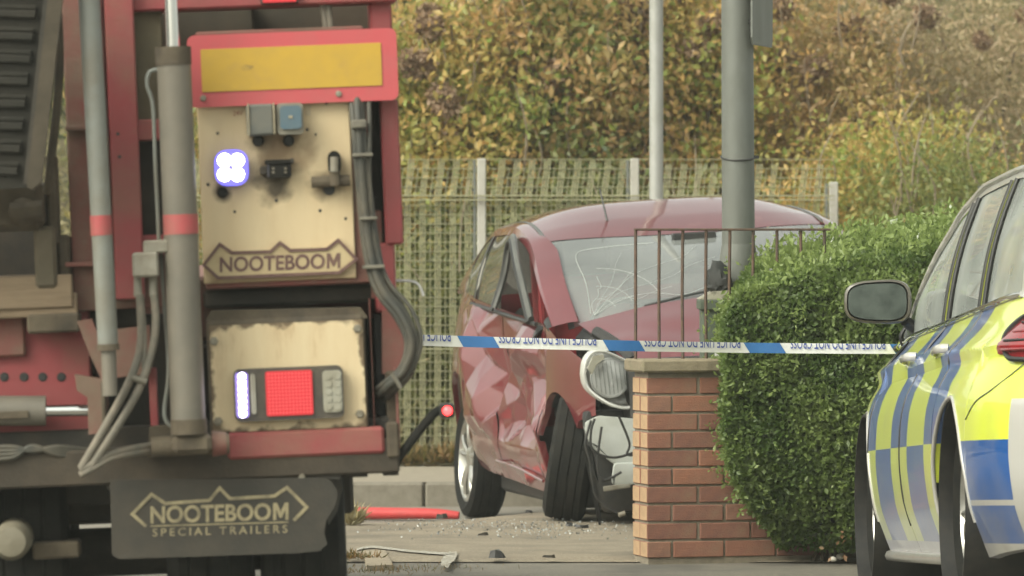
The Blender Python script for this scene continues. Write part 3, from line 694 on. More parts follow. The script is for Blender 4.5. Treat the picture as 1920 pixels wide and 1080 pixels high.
def grid(mb, rows, flip=False):
    n = len(rows[0]); vs = [p for r in rows for p in r]
    mb.add(vs, [(j*n+i, j*n+i+1, (j+1)*n+i+1, (j+1)*n+i) for j in range(len(rows)-1) for i in range(n-1)]); return mb
def cuts(a, b, n, extra=()):
    s = sorted(set([round(v, 4) for v in np.linspace(a, b, n)]+[round(e, 4) for e in extra if a <= e <= b]))
    out = [s[0]]
    for v in s[1:]:
        if v-out[-1] > .004: out.append(v)
    return out
class Shell:
    def __init__(s, P): s.__dict__.update(P)
    def bottom(s, y):
        z = s.sill(y)
        for wc in s.wheels:
            d = abs(y-wc)
            if d < s.arch: z = max(z, s.wr+math.sqrt(s.arch**2-d*d))
        return z
    def sx(s, y, z): return s.hw(y)-s.tuck(z)*min(1, s.hw(y)/(.5*s.hwmax))
    def ys(s, a, b, n):
        ex = []
        for wc in s.wheels: ex += [wc+s.arch*math.cos(R(t)) for t in range(0, 181, 7)]+[wc-s.arch-.004, wc+s.arch+.004]
        return cuts(a, b, n, ex)
    def side(s, a, b, n, sg, nz=14, zlo=None, zhi=None, lip=.03):
        rows = []
        for y in s.ys(a, b, n):
            z0 = s.bottom(y) if zlo is None else max(zlo(y), s.bottom(y)); z1 = s.belt(y) if zhi is None else zhi(y); r = []
            if lip and zlo is None: r.append((sg*(s.sx(y, z0)-lip), y, z0-.004))
            for k in range(nz+1):
                z = z0+(z1-z0)*k/nz; r.append((sg*s.sx(y, z), y, z))
            rows.append(r)
        return rows
    def upper(s, y):
        """top line of the side windows: windscreen pillar, roof rail, rear pillar"""
        return Vector((s.ux(y), y, s.uz(y)))
    def cab(s, a, b, n, sg, s0, s1, ns=6, out=0.0):
        rows = []
        for y in cuts(a, b, n):
            zb = s.belt(y); B = Vector((s.sx(y, zb), y, zb)); U = s.upper(y); r = []
            for k in range(ns+1):
                t = s0+(s1-s0)*k/ns; p = B.lerp(U, t); p.x += .022*math.sin(math.pi*t)+out; r.append((sg*p.x, p.y, p.z))
            rows.append(r)
        return rows
def wheel(name_parent, M, r, w, rim_r, mrim, parent, spokes=5, mt=None, dirty=None):
    """M: local z = axle pointing outwards"""
    wh = tyre_mb(r, rim_r, w, M, 48).build('wheel', mt or m_rubber, parent)
    MB().lathe([(rim_r, w*.40),(rim_r-.012, w*.42),(rim_r-.02, w*.34),(rim_r-.03, w*.1),(rim_r-.035,-w*.3),(rim_r,-w*.38)], M, 40, closed=True).build('rim', mrim, wh)
    MB().lathe([(rim_r-.03,-w*.1),(rim_r-.03,-w*.12),(.02,-w*.12),(.02,-w*.1)], M, 32).build('brake_disc', m_dark, wh)
    for i in range(spokes):
        q = MB(); a = 2*math.pi*i/spokes
        for da in (-.16, .16):
            pts = [(.05*math.cos(a), .05*math.sin(a), w*.30), (rim_r*.6*math.cos(a+da), rim_r*.6*math.sin(a+da), w*.36), ((rim_r-.015)*math.cos(a+da*1.25), (rim_r-.015)*math.sin(a+da*1.25), w*.33)]
            q.tube([M @ Vector(p) for p in pts], [.024,.02,.019], 8, 4, flat=(.9,.6))
        q.build('spoke', mrim, wh, 50)
    MB().lathe([(.07,w*.2),(.07,w*.32),(.05,w*.38),(.02,w*.385)], M, 20).build('hub_cap', mrim, wh)
    return wh

# ---------------------------------------------------------------- crashed red hatchback
RY = R(11.4)
RM = Matrix.Translation((1.245, 24.36, 0)) @ Matrix.Rotation(RY, 4, 'Z')
red = empty('crashed_hatchback', RM)
tag(red, 'crashed dark red hatchback with crumpled side, cracked windscreen and no front bumper', 'car')
ROLL = Matrix.Translation((0,0,.3)) @ Matrix.Rotation(R(-3.6), 4, 'Y') @ Matrix.Rotation(R(.8), 4, 'X') @ Matrix.Translation((0,0,-.3))
def rolled(v): return ROLL @ v
L_, HW = 3.95, .915
SR = Shell(dict(
    hwmax=HW, hw=smo([(-.02,.34),(.05,.56),(.2,.73),(.5,.85),(.9,.90),(1.6,HW),(2.6,HW),(3.3,.885),(3.7,.82),(3.88,.66),(3.95,.38)]),
    tuck=smo([(.1,.09),(.2,.05),(.34,.012),(.55,0),(.72,.012),(.9,.045),(1.05,.09)]),
    sill=lin([(0,.62),(.5,.52),(.62,.14),(1.2,.135),(2.8,.16),(3.6,.24),(3.95,.36)]), belt=smo([(0,.70),(.35,.78),(.8,.885),(1.1,.94),(1.9,.965),(2.8,1.0),(3.4,1.03),(3.95,1.0)]),
    wheels=(.80, 3.30), wr=.30, arch=.345,
    ux=smo([(.95,.835),(1.25,.82),(1.75,.765),(2.3,.73),(2.9,.69),(3.3,.68),(3.6,.71),(3.8,.75)]),
    uz=smo([(.95,.935),(1.25,1.10),(1.55,1.25),(1.85,1.345),(2.3,1.39),(2.9,1.37),(3.25,1.31),(3.55,1.19),(3.8,1.03)])))
m_redpaint = mat('car_red_paint', (.155,.018,.023), (.175,.022,.027), 3, .34, metal=.3, coat=1.0, crough=.03, c3=(.27,.09,.08), scale3=5, lo3=.62, hi3=.85)
m_redpaint.node_tree.nodes['Principled BSDF'].inputs['Coat IOR'].default_value = 1.9
m_redin = mat('car_red_inside', (.22,.03,.035), rough=.5)
m_trim = mat('trim_black', (.018,.018,.018), (.028,.027,.025), 10, .45); m_seal = mat('seal_grey', (.1,.1,.09), (.07,.07,.065), 10, .4)
m_cloth = mat('seat_cloth', (.03,.03,.032), (.05,.048,.045), 30, .9); m_redcloth = mat('seat_red', (.3,.03,.035), (.22,.025,.03), 20, .8)
m_alloy = mat('alloy', (.55,.54,.5), (.42,.4,.35), 10, .3, metal=.8)
m_wind = glass('windscreen_glass', (.75,.8,.78), .24, .02, ((.42,.44,.42), .20, .38)); m_sideglass = glass('side_glass', (.55,.6,.58), .25, .02, ((.4,.4,.35), .04, .12))
# crumple field on the struck side: creased facets, longer along the car than high
from mathutils.geometry import delaunay_2d_cdt
rc = random.Random(21); cp = []
for i in range(8):
    for j in range(10):
        cp.append(Vector(((i+rc.uniform(-.42,.42))*.60-.1, (j+rc.uniform(-.42,.42))*.125+.12)))
cp += [Vector((-1,-1)), Vector((6,-1)), Vector((6,3)), Vector((-1,3))]
vv, _, ff, *_ = delaunay_2d_cdt(cp, [], [], 0, 1e-6)
hv = [rc.choice((-1, 1))*rc.uniform(.3, 1) for _ in vv]
tri = [(np.array([vv[a], vv[b], vv[c]]), (hv[a], hv[b], hv[c])) for a, b, c in ff]
def field(y, z, tt=None):
    T_, H_ = tt or tri1
    x1, y1, x2, y2, x3, y3 = T_; d = (y2-y3)*(x1-x3)+(x3-x2)*(y1-y3)
    a = ((y2-y3)*(y-x3)+(x3-x2)*(z-y3))/d; b = ((y3-y1)*(y-x3)+(x1-x3)*(z-y3))/d; c = 1-a-b
    k = int(np.argmax(np.minimum(np.minimum(a, b), c))); return float(a[k]*H_[k,0]+b[k]*H_[k,1]+c[k]*H_[k,2])
def packed(tr):
    tr = [t for t in tr if abs((t[0][1][1]-t[0][2][1])*(t[0][0][0]-t[0][2][0])+(t[0][2][0]-t[0][1][0])*(t[0][0][1]-t[0][2][1])) > 1e-9]
    A = np.array([t[0].ravel() for t in tr]).T; return A, np.array([t[1] for t in tr])
_cs = {}
tri1 = packed(tri); rc = random.Random(33)
cp = [Vector(((i+rc.uniform(-.42,.42))*.36+.1, (j+rc.uniform(-.42,.42))*.095+.1)) for i in range(11) for j in range(12)]+[Vector((-1,-1)), Vector((6,-1)), Vector((6,3)), Vector((-1,3))]
vv, _, ff, *_ = delaunay_2d_cdt(cp, [], [], 0, 1e-6); hv = [rc.uniform(-1, 1) for _ in vv]
tri2 = [(np.array([vv[a], vv[b], vv[c]]), (hv[a], hv[b], hv[c])) for a, b, c in ff]
tri2 = packed(tri2)
def crumple(v):
    if v.x > 0: return v
    k = (round(v.y, 3), round(v.z, 3))
    amp = .066*max(0, min(1, (v.y-1.0)/.25))*max(0, min(1, (3.35-v.y)/.5))*max(.12, min(1, (v.z-.33)/.12))*max(0, min(1, (1.06-v.z)/.12))
    f = field(v.y, v.z)*.8+.85*field(v.y, v.z, tri2)
    dent = .05*math.exp(-((v.y-1.75)/.65)**2-((v.z-.62)/.2)**2)
    return Vector((v.x-amp*(f-.25)*1.0+dent*1.0, v.y, v.z))
def rbuild(name, mb, m, parent=red, smooth=24, crum=False):
    if crum: mb.tf(crumple)
    mb.tf(rolled); return mb.build(name, m, parent, 28 if crum else smooth, recalc=True)
for sg in (-1, 1):
    n = 1 if sg > 0 else 6
    fen = rbuild('front_fender', grid(MB(), SR.side(.33, 1.12, 30, sg, 22)), m_redpaint, crum=True)
    dr1 = rbuild('front_door', grid(MB(), SR.side(1.13, 2.20, 60 if sg > 0 else 170, sg, 44 if sg > 0 else 110)), m_redpaint, crum=True)
    dr2 = rbuild('rear_door', grid(MB(), SR.side(2.21, 2.94, 40 if sg > 0 else 120, sg, 44 if sg > 0 else 110)), m_redpaint, crum=True)
    qp = rbuild('rear_quarter', grid(MB(), SR.side(2.95, L_, 40 if sg > 0 else 110, sg, 30 if sg > 0 else 80)), m_redpaint, crum=True)
    # window surround, pillars and panes
    surr = MB(); grid(surr, SR.cab(.97, 3.8, 50, sg, .90, 1.0, 3)); grid(surr, SR.cab(.97, 3.8, 50, sg, 0, .05, 2)); grid(surr, SR.cab(3.32, 3.8, 14, sg, .05, .9, 6))
    rbuild('window_surround', surr, m_redpaint)
    for nm, a, b in (('centre_pillar', 2.16, 2.26), ('rear_pillar', 2.90, 2.96), ('front_quarter_pillar', .97, 1.06)):
        rbuild(nm, grid(MB(), SR.cab(a, b, 5, sg, .05, .9, 6, .002)), m_trim)
    if sg > 0: rbuild('front_window', grid(MB(), SR.cab(1.06, 2.16, 20, sg, .05, .9, 8, -.006)), m_sideglass, dr1)
    rbuild('rear_window', grid(MB(), SR.cab(2.26, 2.90, 14, sg, .05, .9, 8, -.006)), m_sideglass, dr2)
    rbuild('quarter_window', grid(MB(), SR.cab(2.96, 3.32, 10, sg, .05, .9, 8, -.006)), m_sideglass, qp)
    # roof rail and windscreen pillar seen as one painted strip
    rows = []
    for y in cuts(.97, 3.6, 60):
        U = SR.upper(y); inn = .055+.05*max(0, min(1, (1.85-y)/.25))
        rows.append([(sg*(U.x-inn*k/4), y+(0 if y > 1.8 else -.055*k/4), U.z+.018*math.sin(math.pi*k/8)) for k in range(5)])
    rbuild('roof_rail', grid(MB(), rows), m_redpaint, smooth=60)
    rows = []
    for y in cuts(1.72, 3.5, 30):
        U = SR.upper(y); rows.append([(sg*(U.x-.055-.022*k/2), y, U.z+.0195+(.003 if k == 1 else 0)) for k in range(3)])
    rbuild('roof_gutter_strip', grid(MB(), rows), m_seal)
# roof and windscreen
def roofpt(y, t):
    U = SR.upper(y); e = U.x-.077; x = e*t; crown = .075*(1-abs(t)**3.6)*min(1, .25+max(0, y-1.62)/.8)
    return (x, y, U.z+.018+crown)
def hdr(t): return 1.70-.06*(1-t*t)
rows = [[roofpt(y if y > 1.8 else hdr(t)+(y-1.7)*1.0*(1 if y > 1.7 else 1), t) for t in np.linspace(-1, 1, 25)] for y in [1.70]+cuts(1.84, 3.42, 24)]
rbuild('roof', grid(MB(), rows), m_redpaint, smooth=60)
def scr(t, s_):
    """windscreen: t across, s_ from the base up"""
    yb = 1.0-.17*(1-t*t); B = Vector(((SR.ux(1.0)-.075)*t, yb, .945+.095*(1-t*t)+.02*t))
    yt = hdr(t); Tt = Vector(roofpt(max(yt, 1.64), t)); p = B.lerp(Tt, s_); p.y -= .035*math.sin(math.pi*s_); p.z += .025*math.sin(math.pi*s_); return p
ws = rbuild('windscreen', grid(MB(), [[scr(t, s_) for t in np.linspace(-1, 1, 25)] for s_ in np.linspace(.0, .985, 16)]), m_wind, smooth=60)
m_band = mat('screen_border', (.03,.03,.03), rough=.3)
rbuild('screen_border', grid(MB(), [[scr(t, s_)+Vector((0,.006,-.004)) for s_ in np.linspace(0, 1, 12)] for t in (-1, -.965)]), m_band, ws)
rbuild('screen_border', grid(MB(), [[scr(t, s_)+Vector((0,.006,-.004)) for s_ in np.linspace(0, 1, 12)] for t in (.965, 1)]), m_band, ws)
m_crack = mat('crack_white', (.5,.52,.49), rough=.5)
def crack(pts, w=.0028, name='glass_crack'):
    q = MB(); q.tube([scr(t, s_)+Vector((0,-.006,.003)) for t, s_ in pts], w, 5, 4); return rbuild(name, q, m_crack, ws)
rcr = random.Random(5)
o0 = (-.84, .06)
for a in range(7):
    ang = R(8+a*12); L2 = rcr.uniform(.4, 1.05); pts = [o0]
    for k in range(1, 6):
        pts.append((o0[0]+math.cos(ang)*L2*k/5*1.1+rcr.uniform(-.02,.02), min(.96, o0[1]+math.sin(ang)*L2*k/5*1.0+rcr.uniform(-.03,.03)+.05*math.sin(k*1.2))))
    crack(pts, 0.0005 if a%3 else .0008)
for rr in (.12, .22, .38): crack([(o0[0]+rr*math.cos(R(t))*1.1, min(.95, o0[1]+rr*math.sin(R(t))*1.3)) for t in range(10, 95, 17)], .0008)
crack([(-.86,.08),(-.845,.4),(-.85,.75),(-.70,.82),(-.3,.84)], .0012)
mb = MB()
for k in range(24): a = 2*math.pi*k/24; mb.v.append(tuple(scr(.14+.038*math.cos(a), .36+.13*math.sin(a)*(1 if math.sin(a) > 0 else .85))+Vector((0,-.008,.004))))
mb.f = [tuple(range(24))]; rbuild('screen_sticker', mb, mat('sticker_pale', (.6,.62,.56), rough=.5), ws, 0)
rbuild('wiper_arm', MB().tube([scr(-.55,.015)+Vector((0,-.02,.01)), scr(-.1,.06)+Vector((0,-.02,.012)), scr(.3,.03)+Vector((0,-.02,.01))], .007, 6), m_trim)
rbuild('aerial', MB().tube([Vector(roofpt(1.86,-.52)), Vector(roofpt(1.86,-.52))+Vector((-.012,.07,.16))], [.006,.003], 6), m_trim)
# tailgate closes the back
rows = [[Vector(roofpt(3.42, t)).lerp(Vector((.66*t, 3.80-.0*t, 1.0)), s_) for t in np.linspace(-1, 1, 15)] for s_ in np.linspace(0, 1, 8)]
rbuild('tailgate_glass', grid(MB(), rows), m_sideglass)
rows = [[((SR.sx(3.85, .9)*.98)*t, 3.80+.12*(1-t*t)+.03*s_, 1.0-.72*s_) for t in np.linspace(-1, 1, 15)] for s_ in np.linspace(0, 1, 6)]
rbuild('tailgate', grid(MB(), rows), m_redpaint)
# bonnet: buckled, its edge stands clear of the wing
def bon(t, s_):
    yb = .97-.17*(1-t*t); yf = .10+.14*t*t; y = yb+(yf-yb)*s_; hwb = .79-.12*s_
    z = .955+.10*(1-t*t)*(1-.55*s_)+.02*t-.16*s_-.06*s_**3 + .012*math.sin(t*9+s_*4)*s_
    z += .03*s_*max(0, t)+(.02*noise.noise((t*2.2, s_*3, 4)))
    return (hwb*t, y, z)
bo = rbuild('bonnet', grid(MB(), [[bon(t, s_) for t in np.linspace(-.92, 1, 30)] for s_ in np.linspace(0, 1, 20)]), m_redpaint, smooth=45)
rbuild('bonnet_underside', grid(MB(), [[Vector(bon(t, s_))-Vector((0,-.01,.03)) for t in np.linspace(-.9, .98, 20)] for s_ in np.linspace(0, .98, 10)]), m_trim, bo)
# engine bay, crash structure, lamp
mb = MB().box(-.66, .66, .18, 1.15, .25, .80, .03); rbuild('engine_bay', mb, m_plastic)
rbuild('scuttle', MB().box(-.7, .7, .80, 1.02, .80, .90, .02), m_trim)
mb = MB().tube([(-.70,.66,.92), (-.64,.5,.86), (-.60,.36,.79)], .028, 8); rbuild('bonnet_gap_tray', mb, m_plastic)
m_lampchrome = mat('lamp_chrome', (.72,.72,.69), (.6,.6,.57), 6, .3, metal=.12); m_lampclear = glass('lamp_lens_glass', (.95,.96,.96), .02, .03)
RF = Frame(RM)
def rp(px, py, y): return RF.p(px, py, y)      # already in rolled space
m_bezel = mat('lamp_bezel', (.62,.62,.58), (.5,.5,.47), 8, .25, metal=.3); m_bowl = mat('lamp_bowl', (.72,.72,.69), (.6,.6,.57), 10, .3, metal=.1)
hlo = [(1092,702),(1096,676),(1110,658),(1134,657),(1170,672),(1198,688),(1214,716),(1208,750),(1184,767),(1152,764),(1118,746),(1098,726)]
def ringrows(rows):
    q = MB(); n = len(rows[0]); q.v = [tuple(p) for r_ in rows for p in r_]
    q.f = [(j*n+i, j*n+(i+1)%n, (j+1)*n+(i+1)%n, (j+1)*n+i) for j in range(len(rows)-1) for i in range(n)]; return q
for sx in (-1, 1):
    P0 = [rp(a_, b_, .22+.0012*max(0, 1150-a_)) for a_, b_ in hlo]
    if sx > 0: P0 = [Vector((-p.x, p.y, p.z+.10)) for p in P0]
    P0 = smoothpts(P0+[P0[0]], 4)[:-1]; c = sum(P0, Vector())/len(P0)
    def rg(k, dy): return [c+(p-c)*k+Vector((0, dy, 0)) for p in P0]
    hd = ringrows([rg(1.0,.06), rg(1.0,-.005), rg(.96,-.014), rg(.89,-.010), rg(.87,.01)]).build('headlight', m_bezel, red, 60)
    ringrows([rg(.87,.008), rg(.8,.05), rg(.6,.075), rg(.05,.08)]).build('bowl', m_bowl, hd, 60)
    ringrows([rg(.90,-.008), rg(.7,-.022), rg(.4,-.032), rg(.02,-.035)]).build('lens', m_lampclear, hd, 60)
    M4 = Matrix.Translation(c+Vector((-sx*.0,.07,.004))) @ Vector((0,0,1)).rotation_difference(Vector((sx*.12,-1,0)).normalized()).to_matrix().to_4x4()
    MB().lathe([(.094,.055),(.088,.06),(.082,.05),(.06,.018),(.03,.004),(.005,.0)], M4, 32).build('reflector', mat('reflector_bowl', (.85,.85,.83), rough=.3, metal=.0), hd, 60)
    MB().lathe([(.02,.0),(.02,.035),(.012,.045),(.003,.047)], M4, 14).build('bulb', m_cast, hd, 60)
    for k in range(8):
        xx = -.066+k*.019; hh = math.sqrt(max(1e-4, .078**2-xx*xx))
        MB().tube([M4 @ Vector((xx,-hh,.058)), M4 @ Vector((xx,hh,.058))], .0014, 5).build('lens_flute', m_bezel, hd)
    ind = [(1100,690),(1110,668),(1128,664),(1132,672),(1116,684),(1108,702)]
    if sx < 0: MB().prism([(rp(a_, b_, .24).x, rp(a_, b_, .24).z) for a_, b_ in ind], .215, .235).build('indicator', m_clear, hd)
m_bottle = mat('plastic_white', (.5,.52,.49), (.4,.41,.37), 5, .45)
def blob(pts, name, m, sx=1, crease=.03):
    b = bmesh.new()
    for p in pts: b.verts.new(p)
    bmesh.ops.convex_hull(b, input=b.verts); bmesh.ops.delete(b, geom=[v for v in b.verts if not v.link_faces], context='VERTS')
    bmesh.ops.bevel(b, geom=b.edges[:]+b.verts[:], offset=crease, segments=2, affect='EDGES', profile=.6)
    q = MB(); b.verts.ensure_lookup_table(); q.v = [tuple(v.co) for v in b.verts]; q.f = [tuple(v.index for v in f.verts) for f in b.faces]; b.free()
    return q
def rhull(name, pix, y0, y1, m, parent=red, cr=.02):
    pts = [rp(a, b, y0) for a, b in pix]+[rp(a, b, y1) for a, b in pix]; return blob(pts, name, m, crease=cr).build(name, m, parent, 50)
wb = rhull('washer_bottle', [(1096,792),(1122,779),(1190,785),(1215,830),(1205,872),(1150,870),(1114,842),(1098,815)], .14, .30, m_bottle, cr=.012)
rhull('crash_bar_bracket', [(1150,868),(1215,866),(1215,902),(1158,915),(1146,905)], .12, .3, m_bottle, cr=.015)
rhull('tow_bracket', [(1130,912),(1182,906),(1182,914),(1132,922)], .10, .2, m_cast, cr=.004)
for pts in ([(1108,788),(1098,830),(1106,865),(1110,900),(1120,935),(1150,958),(1168,964)], [(1115,785),(1108,810),(1112,845),(1150,858),(1190,848)], [(1160,780),(1180,830),(1176,852),(1200,852)], [(1128,800),(1120,870),(1132,900),(1165,885)]):
    MB().tube([rp(a, b, .06) for a, b in pts], .006, 7).build('loose_cable', m_plastic, red, 50)
MB().tube([rp(1160,966,.05), rp(1172,962,.05)], .011, 8).build('cable_plug', m_cast, red)
rhull('arch_liner', [(1090,770),(1200,765),(1200,960),(1130,962),(1105,900)], .36, .55, m_plastic, cr=.03)
rhull('bumper_remnant', [(1186,690),(1330,688),(1330,706),(1200,704)], .05, .25, m_plastic, cr=.006)
# interior
rbuild('dashboard', MB().box(-.66, .66, 1.0, 1.38, .62, .93, .06), m_trim)
rbuild('floor_pan', MB().box(-.72, .72, 1.1, 3.7, .22, .30, .02), m_plastic); MB().box(-.74, .8, 1.18, 2.92, .035, .25, .02).build('under_car_shade_block', m_plastic, red); MB().box(-.5, .8, .5, 1.2, .05, .3, .02).build('subframe', m_plastic, red)  # block below the floor added for the shadow under the sills
for sx in (-1, 1):
    st = rbuild('seat', MB().box(sx*.36-.24, sx*.36+.24, 1.75, 2.25, .40, .58, .06), m_cloth)
    rbuild('backrest', MB().box(-.23, .23, -.07, .07, 0, .62, .06).tf(lambda v: Matrix.Translation((sx*.36, 2.25, .52)) @ Matrix.Rotation(R(-16), 4, 'X') @ v), m_redcloth, st)
    rbuild('headrest', MB().box(-.13, .13, -.05, .05, .64, .82, .05).tf(lambda v: Matrix.Translation((sx*.36, 2.25, .52)) @ Matrix.Rotation(R(-16), 4, 'X') @ v), m_cloth, st)
rbuild('rear_bench', MB().box(-.62, .62, 2.75, 3.3, .45, .95, .08), m_cloth)
rbuild('belt_strap', MB().box(-.645, -.62, 2.19, 2.24, .6, 1.3, .004), m_redcloth); rbuild('belt_strap', MB().box(-.655, -.63, 2.30, 2.33, .8, 1.34, .004), m_bandred)
rbuild('steering_wheel', MB().lathe([(.18+.016*math.cos(a), .016*math.sin(a)) for a in np.linspace(0, 2*math.pi, 9)[:-1]], Matrix.Translation((-.36,1.52,.86)) @ Matrix.Rotation(R(65), 4, 'X'), 28, closed=True), m_trim)
rbuild('inner_mirror', MB().box(-.11, .11, 1.52, 1.55, 1.27, 1.33, .01), m_trim)
# driver's window frame torn outward
fr_ = [(-.86,1.30,.97),(-.84,1.48,1.10),(-.815,1.68,1.23),(-.785,1.90,1.325),(-.765,2.06,1.345),(-.77,2.15,1.31),(-.80,2.18,1.16),(-.86,2.19,1.0)]
q = MB().tube([Vector(p)+Vector((-.035*max(0, 1-abs(p[1]-1.75)/.8),0,.0)) for p in fr_], .021, 8, 6, flat=(1,.75)); rbuild('torn_window_frame', q, m_seal)
q = MB().tube([Vector(p)+Vector((-.016-.035*max(0, 1-abs(p[1]-1.75)/.8),0,-.014)) for p in fr_], .012, 6, 6); rbuild('torn_window_frame', q, m_trim)
rbuild('broken_mirror_base', blob([Vector(p) for p in [(-.83,1.22,.93),(-.88,1.2,.9),(-.89,1.3,.86),(-.83,1.42,.88),(-.82,1.38,.96)]], '', None, crease=.01), m_trim)
rbuild('door_sill_trim', MB().tube([(-.872,1.25,.20),(-.886,1.8,.235),(-.886,2.3,.24)], .008, 6), m_redpaint)
rbuild('door_waist_seal', MB().tube([(-.872,1.2,.95),(-.868,1.7,.965),(-.862,2.2,.98),(-.852,2.9,1.0)], .011, 6), m_trim)
# wheels
def WM_(x, y, z, yaw, camber): # axle outwards to -x
    return Matrix.Translation((x, y, z)) @ Matrix.Rotation(R(yaw), 4, 'Z') @ Matrix.Rotation(R(camber), 4, 'Y') @ Matrix.Rotation(R(-90), 4, 'Y')
wheel('', WM_(-.82, .80, .302, -14, 9), .305, .20, .215, m_alloy, red)
wheel('', WM_(-.765, 3.30, .185, 0, 2), .305, .185, .225, m_alloy, red)
for y, z in ((.80, .31), (3.30, .185)):
    wheel('', Matrix.Translation((.755, y, z)) @ Matrix.Rotation(R(90), 4, 'Y'), .305, .20, .215, m_alloy, red)

# ---------------------------------------------------------------- police estate car (right)
PM = Matrix.Translation((2.198, 21.44, -.073)) @ Matrix.Rotation(R(180+2.42), 4, 'Z') @ Matrix.Rotation(R(3.07), 4, 'X')
pol = empty('police_car', PM)
tag(pol, 'police estate car with yellow and blue chequered sides seen from behind at right edge', 'police car')
PL, PH = 4.55, .905
SP = Shell(dict(
    hwmax=PH, hw=smo([(-.02,.3),(.1,.6),(.4,.80),(.9,.885),(1.6,PH),(3.2,PH),(3.7,.90),(4.05,.875),(4.25,.83),(4.42,.72),(4.51,.52),(4.55,.2)]),
    tuck=smo([(.1,.10),(.2,.06),(.34,.015),(.5,0),(.62,.006),(.72,.03),(.80,.068),(.835,.062),(.86,.085),(.93,.15),(1.0,.19),(1.05,.20)]),
    sill=lin([(0,.2),(1.2,.12),(3.2,.12),(4.0,.15),(4.55,.2)]), belt=smo([(0,.72),(.5,.84),(1.0,.92),(1.3,.945),(2.4,.965),(3.4,.985),(4.2,1.0),(4.55,.97)]),
    wheels=(.90, 3.60), wr=.315, arch=.365,
    ux=smo([(.95,.73),(1.3,.70),(1.8,.63),(2.3,.60),(3.0,.59),(3.7,.585),(4.1,.60),(4.35,.66)]),
    uz=smo([(.95,.93),(1.3,1.13),(1.65,1.305),(2.0,1.41),(2.5,1.465),(3.2,1.47),(3.8,1.43),(4.15,1.32),(4.35,1.03)])))
def battenburg():
    m = bpy.data.materials.new('police_livery'); m.use_nodes = True; nt = m.node_tree; N, K = nt.nodes, nt.links; b = N['Principled BSDF']
    tc = N.new('ShaderNodeTexCoord'); sp = N.new('ShaderNodeSeparateXYZ'); K.new(tc.outputs['Object'], sp.inputs[0]); Y, Z = sp.outputs[1], sp.outputs[2]
    def mt(op, a, c=None):
        x = N.new('ShaderNodeMath'); x.operation = op
        for i, v in enumerate((a, c)):
            if v is None: continue
            if isinstance(v, (int, float)): x.inputs[i].default_value = v
            else: K.new(v, x.inputs[i])
        return x.outputs[0]
    w = .5
    colm = mt('FLOOR', mt('DIVIDE', mt('SUBTRACT', Y, .02), w))
    rowz = mt('GREATER_THAN', Z, .53)
    par = mt('MODULO', mt('ADD', mt('ADD', colm, rowz), 20), 2)
    rear = mt('GREATER_THAN', Y, 3.98)
    # behind the rear wheel: yellow above, blue below
    par = mt('ADD', mt('MULTIPLY', par, mt('SUBTRACT', 1, rear)), mt('MULTIPLY', rear, mt('SUBTRACT', 1, rowz)))
    inband = mt('MULTIPLY', mt('GREATER_THAN', Z, .195), mt('MAXIMUM', mt('LESS_THAN', Y, 4.335), mt('GREATER_THAN', Z, .66)))
    gap = mt('MULTIPLY', rear, mt('MULTIPLY', mt('GREATER_THAN', Z, .318), mt('LESS_THAN', Z, .336)))
    inband = mt('MULTIPLY', inband, mt('SUBTRACT', 1, gap))
    def mix(f, a, c):
        x = N.new('ShaderNodeMix'); x.data_type = 'RGBA'; K.new(f, x.inputs['Factor'])
        for s_, v in ((6, a), (7, c)):
            if isinstance(v, tuple): x.inputs[s_].default_value = (*v, 1)
            else: K.new(v, x.inputs[s_])
        return x.outputs[2]
    sq = mix(par, (.66,.74,.06), (.012,.085,.30)); col = mix(inband, (.45,.44,.41), sq)
    nz = N.new('ShaderNodeTexNoise'); nz.inputs['Scale'].default_value = 6; nz.inputs['Detail'].default_value = 6; K.new(tc.outputs['Object'], nz.inputs['Vector'])
    r = N.new('ShaderNodeMapRange'); r.inputs[1].default_value = .5; r.inputs[2].default_value = .85; r.inputs[4].default_value = .28; K.new(nz.outputs[0], r.inputs[0])
    col = mix(r.outputs[0], col, (.3,.27,.2))
    nz2 = N.new('ShaderNodeTexNoise'); nz2.inputs['Scale'].default_value = 14; nz2.inputs['Detail'].default_value = 8; K.new(tc.outputs['Object'], nz2.inputs['Vector'])
    dz = mt('MULTIPLY', mt('MAXIMUM', mt('SUBTRACT', .42, Z), 0), mt('MULTIPLY', nz2.outputs[0], 3.2)); col = mix(mt('MINIMUM', dz, .7), col, (.22,.19,.14)); K.new(col, b.inputs['Base Color'])
    b.inputs['Roughness'].default_value = .38; b.inputs['Coat Weight'].default_value = .8; b.inputs['Coat Roughness'].default_value = .04; b.inputs['Coat IOR'].default_value = 1.7; b.inputs['Sheen Weight'].default_value = .4; b.inputs['Sheen Roughness'].default_value = .25; b.inputs['Sheen Tint'].default_value = (.75,.76,.85,1)
    return m
m_liv = battenburg()
m_silver = mat('car_silver', (.45,.44,.41), (.42,.4,.36), 6, .35, coat=.8); m_pglass = glass('police_glass', (.6,.64,.62), .35, .02, ((.62,.66,.62), .22, .42)); m_film = mat('yellow_film', (.5,.56,.03), (.45,.5,.05), 6, .35, coat=.8)  # pale diffuse mix on the police panes paints the reflected sky
m_tailp = mat('tail_lens_red', (.3,.015,.02), (.2,.012,.015), 8, .15, coat=1)
